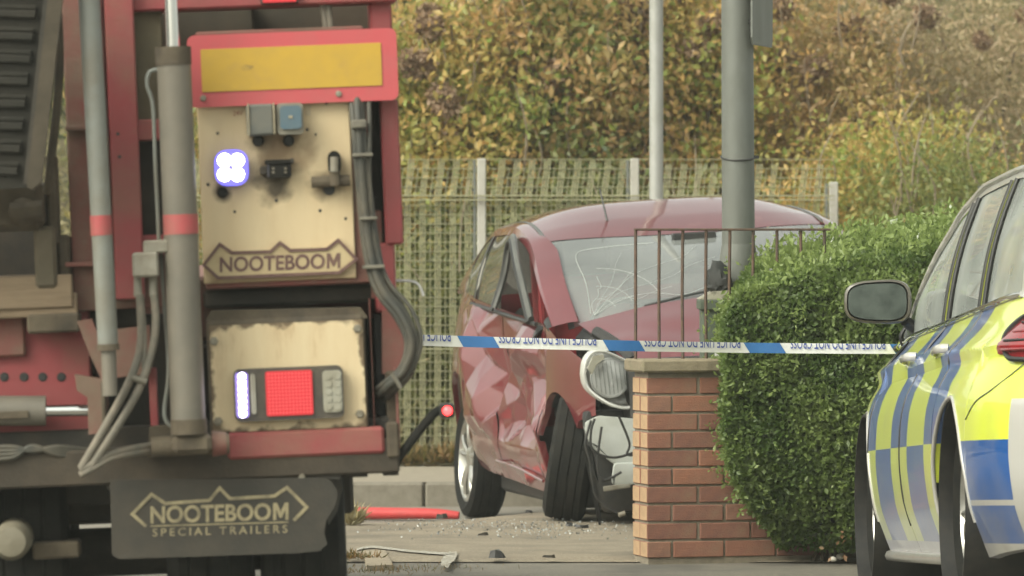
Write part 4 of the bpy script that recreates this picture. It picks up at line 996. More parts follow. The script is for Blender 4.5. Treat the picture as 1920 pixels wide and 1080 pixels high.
for sg in (-1, 1):
    nn = 40 if sg > 0 else 20
    def sd_(a, b, n, **k): return grid(MB(), SP.side(a, b, n, sg, **k))
    f1 = sd_(.15, 1.20, nn, nz=24).build('front_wing', m_liv, pol, 24)
    d1 = sd_(1.205, 2.30, nn, nz=24).build('front_door', m_liv, pol, 24)
    d2 = sd_(2.305, 3.24, nn, nz=24).build('rear_door', m_liv, pol, 24)
    zt = lambda y: max(min(SP.belt(y), .66+.0*(y-3.9)), SP.bottom(y)+.03)
    q1 = sd_(3.245, PL, nn, nz=26).build('rear_quarter', m_liv, pol, 24)
    # bumper shut line and rear wheel trim
    MB().tube([(sg*(SP.sx(y, z)+.0015), y, z) for y, z in ((3.975,.60),(4.08,.655),(4.2,.69),(4.3,.74),(4.36,.80))], .0022, 5).build('bumper_joint', m_seal, q1)
    MB().tube([(sg*(SP.sx(y, z)+.0015), y, z) for y, z in ((4.36,.80),(4.40,.72),(4.44,.66),(4.46,.60))], .0022, 5).build('bumper_joint', m_seal, q1)
    for dd, a, b in ((d1, 1.205, .25), (d2, 2.305, .25), (q1, 3.24, .72)):
        MB().tube([(sg*(SP.sx(a, z)-.001), a-.002, z) for z in np.linspace(b, SP.belt(a), 9)], .006, 5).build('door_joint', m_trim, dd)
    for dd, y in ((d1, 2.12), (d2, 3.06)):
        z = .86; h = MB().tube([(sg*(SP.sx(y-.2,z)+.004), y-.2, z-.008), (sg*(SP.sx(y-.17,z)+.032), y-.17, z-.004), (sg*(SP.sx(y,z)+.035), y, z), (sg*(SP.sx(y+.03,z)+.004), y+.03, z)], .015, 8, 5, flat=(.7,1.1)).build('door_handle', m_silver, dd, 60)
    MB().tube([(sg*(SP.sx(y,.16)-.0), y, .135) for y in np.linspace(1.30, 3.2, 10)], .022, 8).build('sill', m_silver, pol, 60)
    for wc in SP.wheels:
        MB().tube([(sg*(SP.sx(wc+.365*math.cos(R(t)), .315+.365*math.sin(R(t)))-.002), wc+.365*math.cos(R(t)), .315+.365*math.sin(R(t))) for t in range(-8, 189, 7)], .008, 7).build('arch_lip', m_silver, pol, 60)
        M4 = Matrix.Translation((sg*.735, wc, .315)) @ Matrix.Rotation(R(90*sg), 4, 'Y')
        wheel('', M4, .318, .215, .225, m_alloy, pol)
        MB().lathe([(.362,-.14),(.362,.145),(.352,.145),(.352,-.13),(.02,-.13),(.02,-.14)], M4, 32, closed=True).build('arch_liner', m_plastic, pol)
    surr = MB(); grid(surr, SP.cab(.97, 4.34, 60, sg, .93, 1.0, 3)); grid(surr, SP.cab(.97, 4.34, 60, sg, 0, .04, 2)); grid(surr, SP.cab(3.98, 4.34, 10, sg, .04, .93, 6))
    surr.build('window_surround', m_silver, pol, 40)
    for nm, a, b in (('front_pillar', .97, 1.10), ('centre_pillar', 2.24, 2.36), ('rear_pillar', 3.16, 3.27)):
        grid(MB(), SP.cab(a, b, 4, sg, .04, .93, 6, .002)).build(nm, m_film, pol, 40)
        for yy in (a, b):
            r_ = SP.cab(yy, yy+.012, 2, sg, .04, .93, 6, .004)[0]; MB().tube([Vector(p) for p in r_], .009, 6, 2).build('window_seal', m_trim, pol, 60)
    for dd, nm, a, b in ((d1,'front_window',1.10,2.24), (d2,'rear_window',2.36,3.16), (q1,'quarter_window',3.27,3.98)):
        grid(MB(), SP.cab(a, b, 18, sg, .04, .93, 8, -.006)).build(nm, m_pglass, dd, 60)
    MB().tube([(sg*(SP.sx(y, SP.belt(y))+.004), y, SP.belt(y)+.012) for y in np.linspace(1.0, 4.0, 20)], .010, 6).build('waist_trim', m_chrome, pol, 60)
    MB().tube([(sg*(SP.ux(y)+.004), y, SP.uz(y)+.0) for y in np.linspace(.98, 4.3, 40)], .012, 6).build('roof_edge_trim', m_silver, pol, 60)
    rows = []
    for y in cuts(4.16, 4.50, 16):
        rows.append([(sg*(SP.sx(y, z)+.008+.01*math.sin(math.pi*k/8)*(1 if 4.17 < y else 0)), y, z) for k, z in ((k, (.775+(.10*(4.5-y)))+(.945-.775-.10*(4.5-y))*k/8) for k in range(9))])
    tlp = grid(MB(), rows).build('tail_light', m_tailp, pol, 60)
    for k in range(4): MB().tube([(sg*(SP.sx(y, .82+k*.03)+.019), y, .82+k*.03) for y in np.linspace(4.22, 4.44, 8)], .0045, 5).build('lens_rib', m_trim if k%2 else m_tailp, tlp)
    e = [(sg*(SP.sx(y, z)+.012), y, z) for y, z in ((4.5,.775),(4.35,.785),(4.24,.80),(4.165,.87),(4.20,.935),(4.35,.95),(4.5,.948))]
    MB().tube(e, .009, 6).build('light_edge', m_trim, tlp)
    # door mirror
    mx, my, mz = sg*(PH-.035), 1.33, 1.09
    mM = Matrix.Translation((mx, my, mz)) @ Matrix.Rotation(R(sg*-9), 4, 'Z')
    rows = []; n = 28
    for k, (sc, dy) in enumerate(((.0,-.10),(.45,-.095),(.8,-.07),(.97,-.02),(1.0,.03),(.97,.055),(.9,.058))):
        r_ = []
        for i in range(n):
            a = 2*math.pi*i/n; cx_, sn = math.cos(a), math.sin(a); ex = 3.4
            ux_ = math.copysign(abs(cx_)**(2/ex), cx_)*.128; uz_ = math.copysign(abs(sn)**(2/ex), sn)*.088
            uz_ *= .94-.07*(sg*ux_/.128)
            r_.append((ux_*sc, dy, uz_*sc))
        rows.append(r_)
    mb = MB(); mb.v = [tuple(mM @ Vector(p)) for r_ in rows for p in r_]; mb.f = [(j*n+i, j*n+(i+1)%n, (j+1)*n+(i+1)%n, (j+1)*n+i) for j in range(len(rows)-1) for i in range(n)]
    mir = mb.build('door_mirror', mat('mirror_shell', (.075,.066,.05), (.09,.08,.06), 10, .35, coat=.5), pol, 60)
    mb = MB(); mb.v = [tuple(mM @ Vector((p[0]*.86, .0595, p[2]*.82))) for p in rows[4]]; mb.f = [tuple(range(n))]
    mb.build('mirror_glass', mat('mirror_dark_reflection', (.09,.105,.095), (.05,.06,.055), 14, .06, metal=1), mir, 0)  # glass tinted dark, the dark reflection is put into its colour
    mb = MB().tube([mM @ Vector((-sg*.10,.0,-.07)), Vector((sg*(PH-.185), 1.32, .985))], [.03,.035], 8, flat=(1,.7)); mb.build('mirror_arm', m_trim, mir, 60)
# roof, tailgate, glass, bonnet
def proof(y, t): U = SP.upper(y); return ((U.x-.02)*t, y, U.z+.012+.07*(1-abs(t)**2.6))
grid(MB(), [[proof(y, t) for t in np.linspace(-1, 1, 21)] for y in cuts(1.95, 4.0, 24)]).build('roof', m_silver, pol, 60)
grid(MB(), [[Vector(((SP.ux(1.0)-.02)*t, 1.0-.2*(1-t*t), .95)).lerp(Vector(proof(1.95, t)), s_) for t in np.linspace(-1, 1, 17)] for s_ in np.linspace(0, 1, 9)]).build('windscreen', m_pglass, pol, 60)
grid(MB(), [[Vector(proof(4.0, t)).lerp(Vector((.70*t, 4.42+.06*(1-t*t), 1.0)), s_) for t in np.linspace(-1, 1, 17)] for s_ in np.linspace(0, 1, 8)]).build('tailgate_glass', m_pglass, pol, 60)
grid(MB(), [[(.72*t, 4.44+.09*(1-t*t)-.02*s_, 1.0-.45*s_) for t in np.linspace(-1, 1, 17)] for s_ in np.linspace(0, 1, 6)]).build('tailgate', m_silver, pol, 60)
grid(MB(), [[(SP.sx(y, SP.belt(y))*t, y, SP.belt(y)+.05*(1-t*t)) for t in np.linspace(-1, 1, 17)] for y in np.linspace(.12, 1.0, 12)]).build('bonnet', m_silver, pol, 60)
MB().box(-.78, .78, 1.0, 4.3, .24, .34, .02).build('floor_pan', m_plastic, pol)
MB().box(-.68, .68, 1.0, 1.4, .6, .92, .05).build('dashboard', m_trim, pol)
for sx in (-.37, .37):
    for yy, wd in ((2.35, .25), (3.25, .27)):
        st = MB().box(sx-wd, sx+wd, yy-.5, yy, .42, .58, .06).build('seat', m_cloth, pol)
        MB().box(sx-wd, sx+wd, yy-.06, yy+.08, .55, 1.12, .06).build('backrest', m_cloth, st); MB().box(sx-.13, sx+.13, yy, yy+.09, 1.14, 1.30, .04).build('headrest', m_cloth, st)
MB().box(-.25, .25, 1.95, 2.2, 1.52, 1.59, .03).build('roof_light_bar', mat('beacon_blue', (.02,.08,.4), rough=.15), pol)

# ------------------------------------------------------------------ brick wall end with coping, railing
m_mortar = mat('mortar', (.26,.22,.165), (.2,.17,.125), 30, .95, bump=.4, bscale=150)
def brickmats():
    out = []
    for i, (c, c2) in enumerate((((.29,.13,.085),(.24,.11,.075)), ((.33,.145,.09),(.27,.125,.08)), ((.245,.11,.075),(.20,.092,.068)), ((.30,.15,.10),(.23,.12,.085)))):
        out.append(mat('brick_face_%d' % i, c, c2, 25, .9, bump=.5, bscale=140, c3=(.25,.15,.10), scale3=9, lo3=.5, hi3=.8))
    return out
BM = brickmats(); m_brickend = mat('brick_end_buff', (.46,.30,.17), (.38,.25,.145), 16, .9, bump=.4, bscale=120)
wp = W(1214, 1050, 21.95)
WMx = Matrix.Translation((wp.x, 21.95, 0)) @ Matrix.Rotation(R(15), 4, 'Z')
wall = empty('brick_wall', WMx); tag(wall, 'low red brick garden wall with concrete coping beside the hedge', 'wall')
BH, BL, BT, J = .065, .215, .1025, .010
core = MB(); core.box(.006, 2.3, .008, BT*2+.002, -.05, .772, 0); core.build('mortar_core', m_mortar, wall, 0)
bsrc = {}
def brick(x, yw, z, ln, mi, end):
    key = (round(ln, 3), mi, end)
    if key not in bsrc:
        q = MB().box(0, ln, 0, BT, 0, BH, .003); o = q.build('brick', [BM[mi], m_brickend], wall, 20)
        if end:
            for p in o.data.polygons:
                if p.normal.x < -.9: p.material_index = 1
        bsrc[key] = o
    else: o = copy_of(bsrc[key], wall)
    o.location = (x, yw, z); o.rotation_euler = (random.uniform(-.004,.004), random.uniform(-.003,.003), random.uniform(-.006,.006)); return o
rb = random.Random(4)
for c in range(10):
    z = -.045+c*(BH+J)+.055; half = c%2 == 0
    for wy in (0, 1):
        x = 0.0; first = True
        while x < .75:
            ln = BT if (first and half != bool(wy)) else BL
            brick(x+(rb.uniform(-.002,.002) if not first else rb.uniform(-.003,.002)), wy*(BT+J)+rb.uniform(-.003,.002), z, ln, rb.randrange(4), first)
            x += ln+J; first = False
            if wy: break
m_cope = mat('coping_concrete', (.27,.225,.15), (.2,.165,.11), 14, .92, bump=.5, bscale=80, c3=(.14,.13,.08), scale3=5, lo3=.5, hi3=.75)
MB().box(-.03, 2.32, -.03, BT*2+.04, .773, .826, .008).build('coping_stone', m_cope, wall)
m_rust = mat('rusty_iron', (.085,.055,.04), (.125,.075,.05), 30, .85, bump=.4, bscale=90, c3=(.07,.055,.045), scale3=12)
rail = empty('iron_railing', WMx); tag(rail, 'rusty iron railing standing on the brick wall coping', 'railing')
WF = Frame(WMx); yr = .12
a = WF.p(1192, 430, yr)
MB().box(a.x-.006, WF.p(1556, 430, yr).x, yr-.012, yr+.012, a.z-.006, a.z+.004, .002).build('top_rail', m_rust, rail)
b_ = WF.p(1192, 679, yr)
MB().box(a.x-.002, WF.p(1556, 430, yr).x, yr-.008, yr+.008, b_.z-.006, b_.z+.005, .002).build('bottom_rail', m_rust, rail)
for i in range(9):
    x = WF.p(1192+i*44.2, 500, yr).x+random.uniform(-.002,.002)
    MB().tube([(x, yr, .826 if i in (0, 8) else b_.z), (x+random.uniform(-.003,.003), yr, (a.z+b_.z)/2), (x, yr, a.z)], .0068, 6, 3).build('baluster', m_rust, rail, 60)

# ------------------------------------------------------------------ lamp posts, sign
m_galv = mat('galvanised', (.155,.162,.145), (.13,.135,.118), 9, .55, metal=.25, bump=.08, c3=(.115,.12,.10), scale3=3, stretch=(1,1,.4))
q = W(1375, 0, 22.75); x0 = q.x
lp = empty('lamp_post', Matrix.Translation((x0+.01, 22.75, 0))); tag(lp, 'thick grey galvanised lamp post standing behind the hedge', 'lamp post')
MB().tube([(.012,0,1.29), (.008,0,2.0), (-.01,0,5.5)], [.071,.069,.055], 28, 3).build('shaft', m_galv, lp, 50)
MB().lathe([(.08,0),(.08,1.22),(.079,1.25),(.071,1.30)], Matrix.Translation((.012,0,0)), 28).build('base_section', m_galv, lp, 50)
ct = W(1378, 300, 22.75)
ring = [Vector((.0105+.0725*math.cos(t), .0725*math.sin(t), ct.z+.012-.022*math.cos(t+R(90))*0-.014*(-math.sin(t)+0))) for t in np.linspace(0, 2*math.pi, 25)]
MB().tube(ring, .0042, 6, 2).build('cable_tie', m_plastic, lp); MB().box(.078, .10, -.01, .01, ct.z+.006, ct.z+.02, .002).build('tie_tail', m_plastic, lp)
sg_ = empty('road_sign', Matrix.Translation((x0+.09, 22.72, W(0, 60, 22.72).z))); tag(sg_, 'grey back of a road sign fixed to the thick lamp post', 'sign')
sm_ = Matrix.Rotation(R(76), 4, 'Z')
MB().prism([(-.20,-.06),(.20,-.06),(.22,-.03),(.22,.70),(-.22,.70),(-.22,-.03)], -.004, .004, Matrix.Translation((.03,0,0)) @ sm_).build('plate', m_galv, sg_)
MB().box(-.03, .03, -.02, .02, .035, .055, .004).build('bracket', m_plastic, sg_); MB().box(-.02, .02, -.012, .012, .3, .6, .002, Matrix.Translation((.022,-.06,0)) @ sm_).build('channel', m_cast, sg_)
q = W(1230, 0, 30.0)
sp_ = empty('slim_post', Matrix.Translation((q.x, 29.9, 0))); tag(sp_, 'slim pale grey lighting column rising behind the red car roof', 'post')
MB().tube([(0,0,0), (0,0,1.0), (-.005,0,5.5)], [.045,.039,.037], 20, 2).build('shaft', mat('column_pale', (.36,.36,.34), (.31,.31,.28), 6, .5, metal=.2), sp_, 50)
MB().lathe([(.07,0),(.07,.75),(.045,.82)], None, 20).build('base_section', m_galv, sp_, 50)
q = W(1338, 0, 37); fp_ = empty('distant_post', Matrix.Translation((q.x, 37, .1))); tag(fp_, 'faint thin post in the bushes just left of thick lamp post', 'post')
MB().tube([(0,0,.0), (0,0,5.2)], .03, 12).build('shaft', MATS['column_pale'], fp_, 50); MB().box(-.05, .05, -.04, .04, 5.2, 5.25, .01).build('cap', m_galv, fp_)

# ------------------------------------------------------------------ mesh fence
fence = empty('mesh_fence', Matrix.Translation((0, 31.0, 0))); tag(fence, 'galvanised wire mesh fence with grey posts in front of the bushes', 'fence')
m_wire = mat('wire_galv', (.33,.315,.19), (.28,.27,.16), 9, .7); m_fpost = mat('fence_post_grey', (.40,.385,.34), (.34,.32,.28), 8, .6)
FY = {}
def fx_(px, Y=31.0): return (px-960)/F*Y
posts = [(330,31.0,297),(617,31.0,297),(903,31.0,297),(1190,31.0,297),(1476,31.2,318),(1563,31.4,341),(1850,31.6,345)]
for px, Y, pt in posts:
    if px == 1476: continue
    zt = CAM.z+(HOR-pt)/F*Y; x = fx_(px, Y)
    MB().box(x-.026, x+.026, Y-31-.02, Y-31+.04, -.1, zt, .006).build('post', m_fpost, fence)
    MB().box(x-.05, x-.032, Y-31-.01, Y-31+.02, .05, zt-.01, .002).build('clamp_bar', m_galv, fence)
ztop = CAM.z+(HOR-299)/F*31.0
def fold(z):
    """the stiffening folds pressed into the mesh: sideways and depth offset"""
    t = (ztop-z)
    k = max(0, 1-t/.24)
    return .022*math.sin(min(1, k)*math.pi/2)**2, -.03*math.exp(-((t-.22)/.04)**2)-.03*math.exp(-((t-1.1)/.04)**2)
ssrc = None; pitch = 28.4
px = 338
strips = MB()
while px < 1560:
    x = fx_(px)
    if all(abs(px-p_[0]) > 15 for p_ in posts):
        if ssrc is None:
            q = MB(); zz = [.04,.6,1.2]+list(np.arange(1.3, ztop, .05))+[ztop]
            for k in range(3):
                rows = []
                for z in zz:
                    dx, dy = fold(z); xx = dx-.014+k*.014; rows.append([(xx-.0034, dy, z), (xx, dy-.003, z), (xx+.0034, dy, z)])
                grid(q, rows)
            ssrc = q.build('strip', m_wire, fence, 40, loc=(x, 0, 0))
        else:
            o = copy_of(ssrc, fence, (x, 0, 0)); o.scale = (random.uniform(.93, 1.05), 1, 1 if px < 1200 else .985)
    px += pitch
q = MB()
px = 338+pitch/2
while px < 1560:
    x = fx_(px)
    q.tube([(x+fold(z)[0], fold(z)[1]+.006, z) for z in [.04,.6,1.2]+list(np.arange(1.3, ztop, .06))], .0022, 4, 1); px += pitch
z = ztop
while z > .05:
    q.box(fx_(334), fx_(1564), fold(z)[1]-.008, fold(z)[1]-.002, z-.0017, z+.0017, 0); z -= .0535
for z in (ztop-.21, ztop-.235, ztop-1.1): q.box(fx_(334), fx_(1564), -.045, -.036, z-.003, z+.003, 0)
o = q.build('wire_mesh', m_wire, fence, 0, recalc=False); o['kind'] = 'stuff'
mb = MB(); m_green = None

# ------------------------------------------------------------------ hedge
m_hedge = leafmat('hedge_leaves', [(.06,.12,.022),(.095,.175,.034),(.135,.235,.048),(.185,.295,.068),(.31,.39,.12)], .5)
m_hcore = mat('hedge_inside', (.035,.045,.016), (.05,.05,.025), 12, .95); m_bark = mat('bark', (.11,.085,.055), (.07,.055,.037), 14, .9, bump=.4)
hedge = empty('privet_hedge', Matrix.Translation((.9, 22.2, 0))); tag(hedge, 'clipped green privet hedge bulging over the brick wall', 'hedge')
HX0, HX1 = 0.0, 2.6
def hedge_front(x, z):      # depth of the front face, leaning in at foot and top
    lump = .05*noise.noise((x*2.3, z*2.6, 0))+.02*noise.noise((x*7, z*7, 2))
    return -.42+lump+(.0 if z > .45 else .22*((.45-z)/.45)**1.6)
def hedge_top(x, y): return 1.09+.25*min(1, max(0, x)/1.2)**.8+.12*min(1, (y+.42)/.9)+.03*noise.noise((x*3, y*3, 7))
def hedge_left(z): return -.03+.03*noise.noise((3, z*4, 1))+(.28*((.42-z)/.42)**1.3 if z < .42 else 0)+(.16*max(0, (z-.98)/.25)**1.8)
pts = []
for i in range(165000):
    x = (HX0-.05+1.4*rng.random()) if rng.random() < .86 else HX0+1.3+(HX1-1.3)*rng.random()
    dpt = .10*rng.random()**1.3; k = rng.random()
    if k < .60:
        z = .04+1.22*rng.random(); y = hedge_front(x, z)+.12*max(0, (z-.95)/.3)**2+dpt
    elif k < .86:
        y = -.42+1.1*rng.random()**1.2; z = hedge_top(x, y)-dpt-.03*rng.random(); 
    else:
        z = .04+1.22*rng.random(); y = -.42+.9*rng.random()**1.3; x = hedge_left(z)+dpt
    if x < hedge_left(z) or y < hedge_front(x, z)+.12*max(0, (z-.95)/.3)**2 or z > hedge_top(x, y): continue
    if noise.noise((x*4.5, y*4.5, z*4.5+9)) > .33 and rng.random() < .75: continue
    pts.append((x, y, z))
pts = np.array(pts); hz = pts[:,2]
cl = np.array([noise.noise((p[0]*6, p[1]*6, p[2]*6)) for p in pts])
leaves('foliage', pts[:,:3], .025, m_hedge, hedge, up=.35, elong=1.7, tint=.40+.45*cl+.2*(rng.random(len(pts))-.5)+.14*np.clip((hz-.9)/.4, 0, 1))  # leaves near the top tinted lighter, skylight put into the colour
sh = []
for i in range(900):
    x = HX0+.15+(HX1-HX0-.2)*rng.random(); y = -.35+.95*rng.random(); z = hedge_top(x, y); sh += [(x+rng.normal()*.006, y+rng.normal()*.006, z+k*.014) for k in range(4)]
leaves('new_shoots', np.array(sh), .03, m_hedge, hedge, up=1.2, elong=2.0, tint=.75+.25*rng.random(len(sh)))
sp = []
for i in range(420):
    x = HX0+1.35*rng.random()
    if rng.random() < .6: z = .15+1.0*rng.random(); o0 = np.array([x, hedge_front(x, z)+.02, z]); dv = np.array([rng.normal()*.4, -1+.3*rng.random(), .6*rng.random()])
    elif rng.random() < .5: y = -.4+.9*rng.random(); o0 = np.array([x, y, hedge_top(x, y)-.02]); dv = np.array([rng.normal()*.4, rng.normal()*.3, 1])
    else: z = .2+.9*rng.random(); o0 = np.array([hedge_left(z)+.02, -.4+.6*rng.random(), z]); dv = np.array([-1, rng.normal()*.3, .5*rng.random()])
    dv /= np.linalg.norm(dv); l_ = .04+.10*rng.random()**2
    for k in range(9): sp.append(o0+dv*l_*k/8+rng.normal(size=3)*.005)
leaves('stray_shoots', np.array(sp), .024, m_hedge, hedge, up=.5, elong=2.0, tint=.55+.4*rng.random(len(sp)))
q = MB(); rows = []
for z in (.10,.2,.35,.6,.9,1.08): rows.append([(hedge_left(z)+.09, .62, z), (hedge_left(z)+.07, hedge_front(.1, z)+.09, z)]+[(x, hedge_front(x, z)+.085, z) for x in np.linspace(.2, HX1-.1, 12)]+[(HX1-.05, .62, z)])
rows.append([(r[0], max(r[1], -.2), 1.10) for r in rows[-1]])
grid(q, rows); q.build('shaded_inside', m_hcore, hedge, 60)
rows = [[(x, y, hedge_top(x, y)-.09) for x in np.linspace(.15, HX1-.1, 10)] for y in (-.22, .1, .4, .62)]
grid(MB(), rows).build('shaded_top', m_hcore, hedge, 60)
rh = random.Random(9)
for i in range(26):
    x = rh.uniform(.3, 2.3); y = rh.uniform(-.18, .0)
    MB().tube([(x, y, -.01), (x+rh.uniform(-.05,.05), y-.02, .15), (x+rh.uniform(-.15,.15), y-rh.uniform(.02,.18), .42)], [.010,.008,.004], 5, 3).build('branch', m_bark, hedge, 60)
m_dead = leafmat('dead_leaves', [(.16,.07,.03),(.24,.12,.05),(.3,.2,.1)], .2)
dl = np.column_stack([rng.uniform(.35, 1.5, 260), rng.uniform(-.35, -.05, 260), np.abs(rng.normal(0, .09, 260))+.01]); leaves('dead_leaves', dl, .03, m_dead, hedge, up=.1)

# ------------------------------------------------------------------ green cabinet between wall and lamp post
cq = W(1311, 600, 22.5)
cab = empty('green_cabinet', Matrix.Translation((cq.x, 22.5, 0))); tag(cab, 'dark green utility cabinet with pale lid behind the railing', 'cabinet')
m_cabg = mat('cabinet_green', (.075,.095,.065), (.06,.075,.05), 8, .6); m_cabl = mat('cabinet_lid', (.34,.32,.25), (.25,.235,.18), 18, .8, c3=(.12,.11,.08), scale3=14, lo3=.5, hi3=.6)
zt = W(0, 562, 22.5).z
MB().box(.0+.012, .45, 0, .32, -.05, zt-.04, .008).build('body', m_cabg, cab)
MB().box(0, .47, -.02, .34, zt-.045, zt, .006).build('lid_rim', m_cabg, cab); MB().prism([(.0,zt+.001),(.46,zt+.001),(.40,zt+.055),(.06,zt+.035)], -.01, .33).build('lid', m_cabl, cab)
m_cabw = mat('cabinet_notice', (.6,.6,.56), rough=.5); m_cabb = mat('cabinet_notice_blue', (.05,.12,.34), rough=.5)
for (a, b, c, d, m) in ((1344,617,1353,620,m_cabw),(1343,628,1354,632,m_cabw),(1340,657,1352,672,m_cabw),(1345,676,1354,694,m_cabw),(1340,680,1345,696,m_cabb)):
    p, r_ = W(a, b, 22.5), W(c, d, 22.5); MB().box(p.x-cq.x, r_.x-cq.x, -.004, 0, r_.z, p.z, 0).build('notice', m, cab, 0)
bag = MB(); br = random.Random(3); b = bmesh.new(); bmesh.ops.create_icosphere(b, subdivisions=3, radius=1)
bc = W(1352, 540, 22.4)
for v in b.verts:
    k = 1+.28*noise.noise(v.co*2.6)+.12*noise.noise(v.co*6); v.co *= k
    v.co = Vector((v.co.x*.055, v.co.y*.07, v.co.z*(.10 if v.co.z > 0 else .035)))
bag.v = [tuple(v.co) for v in b.verts]; bag.f = [tuple(v.index for v in f.verts) for f in b.faces]; b.free()
o = bag.build('plastic_bag', mat('bag_black', (.015,.017,.015), (.03,.03,.028), 9, .75), None, 40, loc=(bc.x, 22.6, zt+.06)); tag(o, 'crumpled black plastic bag lying on the green cabinet', 'bag')

# ------------------------------------------------------------------ police tape
m_tapew = mat('tape_white', (.66,.66,.62), (.58,.58,.54), 8, .35); m_tapeb = mat('tape_blue', (.03,.14,.36), (.025,.12,.32), 8, .35); m_tapel = mat('tape_letters', (.03,.06,.26), rough=.4)
tape = empty('police_tape', Matrix.Translation((0, 20.35, .93))); tag(tape, 'blue and white police cordon tape stretched across the picture', 'cordon tape')
TY = lambda px: 20.3+(px-780)/910*.2
def tz(px, w):      # w 0 bottom .. 1 top
    mid = 637.5+(px-780)/910*17+3.5*math.sin((px-780)/910*math.pi)
    h = 21-2.5*(px-780)/910; Y = TY(px); tw = 2.0*math.sin(px*.013)
    return W(px, mid+h/2-h*w, Y)-Vector((0, 20.35*0, 0))
def tloc(px, w, off=0.0):
    p = tz(px, w); p.y -= off+.012*(w-.5)*math.sin(px*.011); return (p.x, p.y-20.35, p.z-.93)
def tseg(a, b, skew, m, name, off=0, w0=0, w1=1):
    q = MB(); n = max(3, int((b-a)/14)); rows = []
    for w in np.linspace(w0, w1, 4): rows.append([tloc(a+skew*(1-w)+(b-a)*k/n, w, off) for k in range(n+1)])
    grid(q, rows); return q.build(name, m, tape, 60, recalc=False)
tseg(560, 1790, 0, m_tapew, 'ribbon')
blues = [(590,660),(857,925),(1130,1198),(1394,1462),(1668,1735)]
for a, b in blues: tseg(a, b, 12, m_tapeb, 'blue_block', .0035)
def tape_text(s, pa, pb, name='lettering'):
    """words printed upside down, their lower half folded out of sight"""
    v, f = text2d(s, .012, 1.05); xs = [p[0] for p in v]; ys = [p[1] for p in v]; x0, x1, y0, y1 = min(xs), max(xs), min(ys), max(ys)
    bmm = bmesh.new(); vs = [bmm.verts.new(((p[0]-x0)/(x1-x0), (p[1]-y0)/(y1-y0), 0)) for p in v]
    for t in f:
        try: bmm.faces.new([vs[i] for i in t])
        except ValueError: pass
    bmesh.ops.bisect_plane(bmm, geom=bmm.verts[:]+bmm.edges[:]+bmm.faces[:], plane_co=(0,.42,0), plane_no=(0,-1,0), clear_outer=True)
    q = MB(); q.v = [tloc(pb-(pb-pa)*vv_.co.x, 1.0-.55*(vv_.co.y-.42)/.58, .006) for vv_ in bmm.verts]; bmm.verts.index_update(); q.f = [tuple(w_.index for w_ in ff_.verts) for ff_ in bmm.faces]; bmm.free()
    q.build(name, m_tapel, tape, 0, recalc=False)
for a, b in ((664,845),(935,1118),(1208,1388),(1482,1660)): tape_text('POLICE LINE DO NOT CROSS', a, b)

# ------------------------------------------------------------------ red fire hose in the road, small debris
m_fh = mat('hose_red', (.5,.05,.05), (.42,.06,.055), 8, .6, bump=.15)
fh = MB().tube([(-1.6,27.35,-.088), (-1.0,27.3,-.088), (-.72,27.25,-.088), (-.45,27.2,-.087), (-.34,27.18,-.09), (-.27,27.17,-.095)], [.032,.032,.033,.03,.026,.02], 14, 6, flat=(1.2,.95))
o = fh.build('fire_hose', m_fh, None, 50); tag(o, 'red fire hose lying along the road behind the footway', 'hose')
def gpt(px, py, z=0.0): d = W(px, py, 1)-CAM; t = (z-CAM.z)/d.z; return CAM+d*t
dbr = random.Random(12)
def shard(px, py, s, m, label, group='crash debris on the footway', h=.012):
    p = gpt(px, py, .004); q = MB(); n = 7; pl_ = []
    for k in range(n): a = 2*math.pi*k/n; r_ = s*dbr.uniform(.5, 1.1); pl_.append((r_*math.cos(a)*1.6, r_*math.sin(a)))
    q.v = [(x, y, 0) for x, y in pl_]+[(x*.8, y*.8, h*dbr.uniform(.5,1.3)) for x, y in pl_]; q.f = [tuple(range(n, 2*n)), tuple(range(n-1, -1, -1))]+[(i, (i+1)%n, n+(i+1)%n, n+i) for i in range(n)]
    o = q.build('debris_fragment', m, None, 20, loc=(p.x, p.y, .005)); o.rotation_euler = (dbr.uniform(-.1,.1), dbr.uniform(-.1,.1), dbr.uniform(0,6)); tag(o, label, 'debris', group)
shard(1088,989,.035,m_plastic,'long black plastic fragment in front of the red car front wheel')
shard(1066,986,.02,m_plastic,'small black plastic chip beside the longer fragment below the front wheel')
shard(990,962,.022,m_plastic,'black chip under the red car sill between its wheels')
shard(930,1046,.045,m_plastic,'dark clump of dirt in the gutter joint near picture bottom', h=.03)
shard(1030,1046,.03,m_dark,'flat dark scrap in the gutter right of the dirt clump')
shard(905,1004,.016,m_dark,'tiny dark scrap on bare footway left of wall')
shard(828,972,.025,m_dark,'dark round lump resting against the red hose', h=.018)
m_peb = mat('pebble_white', (.55,.52,.46), (.45,.42,.36), 20, .8)
for i, (a, b, s) in enumerate(((1562,1052,.016),(1576,1048,.02),(1590,1043,.022),(1597,1034,.02),(1603,1026,.018),(1522,1034,.017),(1504,1020,.012))):
    p = gpt(a, b, .0); q = MB(); bb = bmesh.new(); bmesh.ops.create_icosphere(bb, subdivisions=2, radius=s)
    for v in bb.verts: v.co *= 1+.3*noise.noise(v.co*60+Vector((i,0,0))); v.co.z *= .7
    q.v = [tuple(v.co) for v in bb.verts]; q.f = [tuple(v.index for v in f.verts) for f in bb.faces]; bb.free()
    o = q.build('white_stone', m_peb, None, 50, loc=(p.x, p.y-.0, s*.5)); tag(o, ['leftmost white stone of the cluster by police car front wheel','second white stone from left in the cluster by police car front wheel','middle and largest white stone of the cluster by police car wheel','second highest white stone in the cluster by police car wheel','topmost white stone of the cluster touching police car wheel','white stone lying alone under the middle of the hedge','smallest white stone nearest the wall under the hedge'][i], 'stone', 'white stones at the hedge foot')
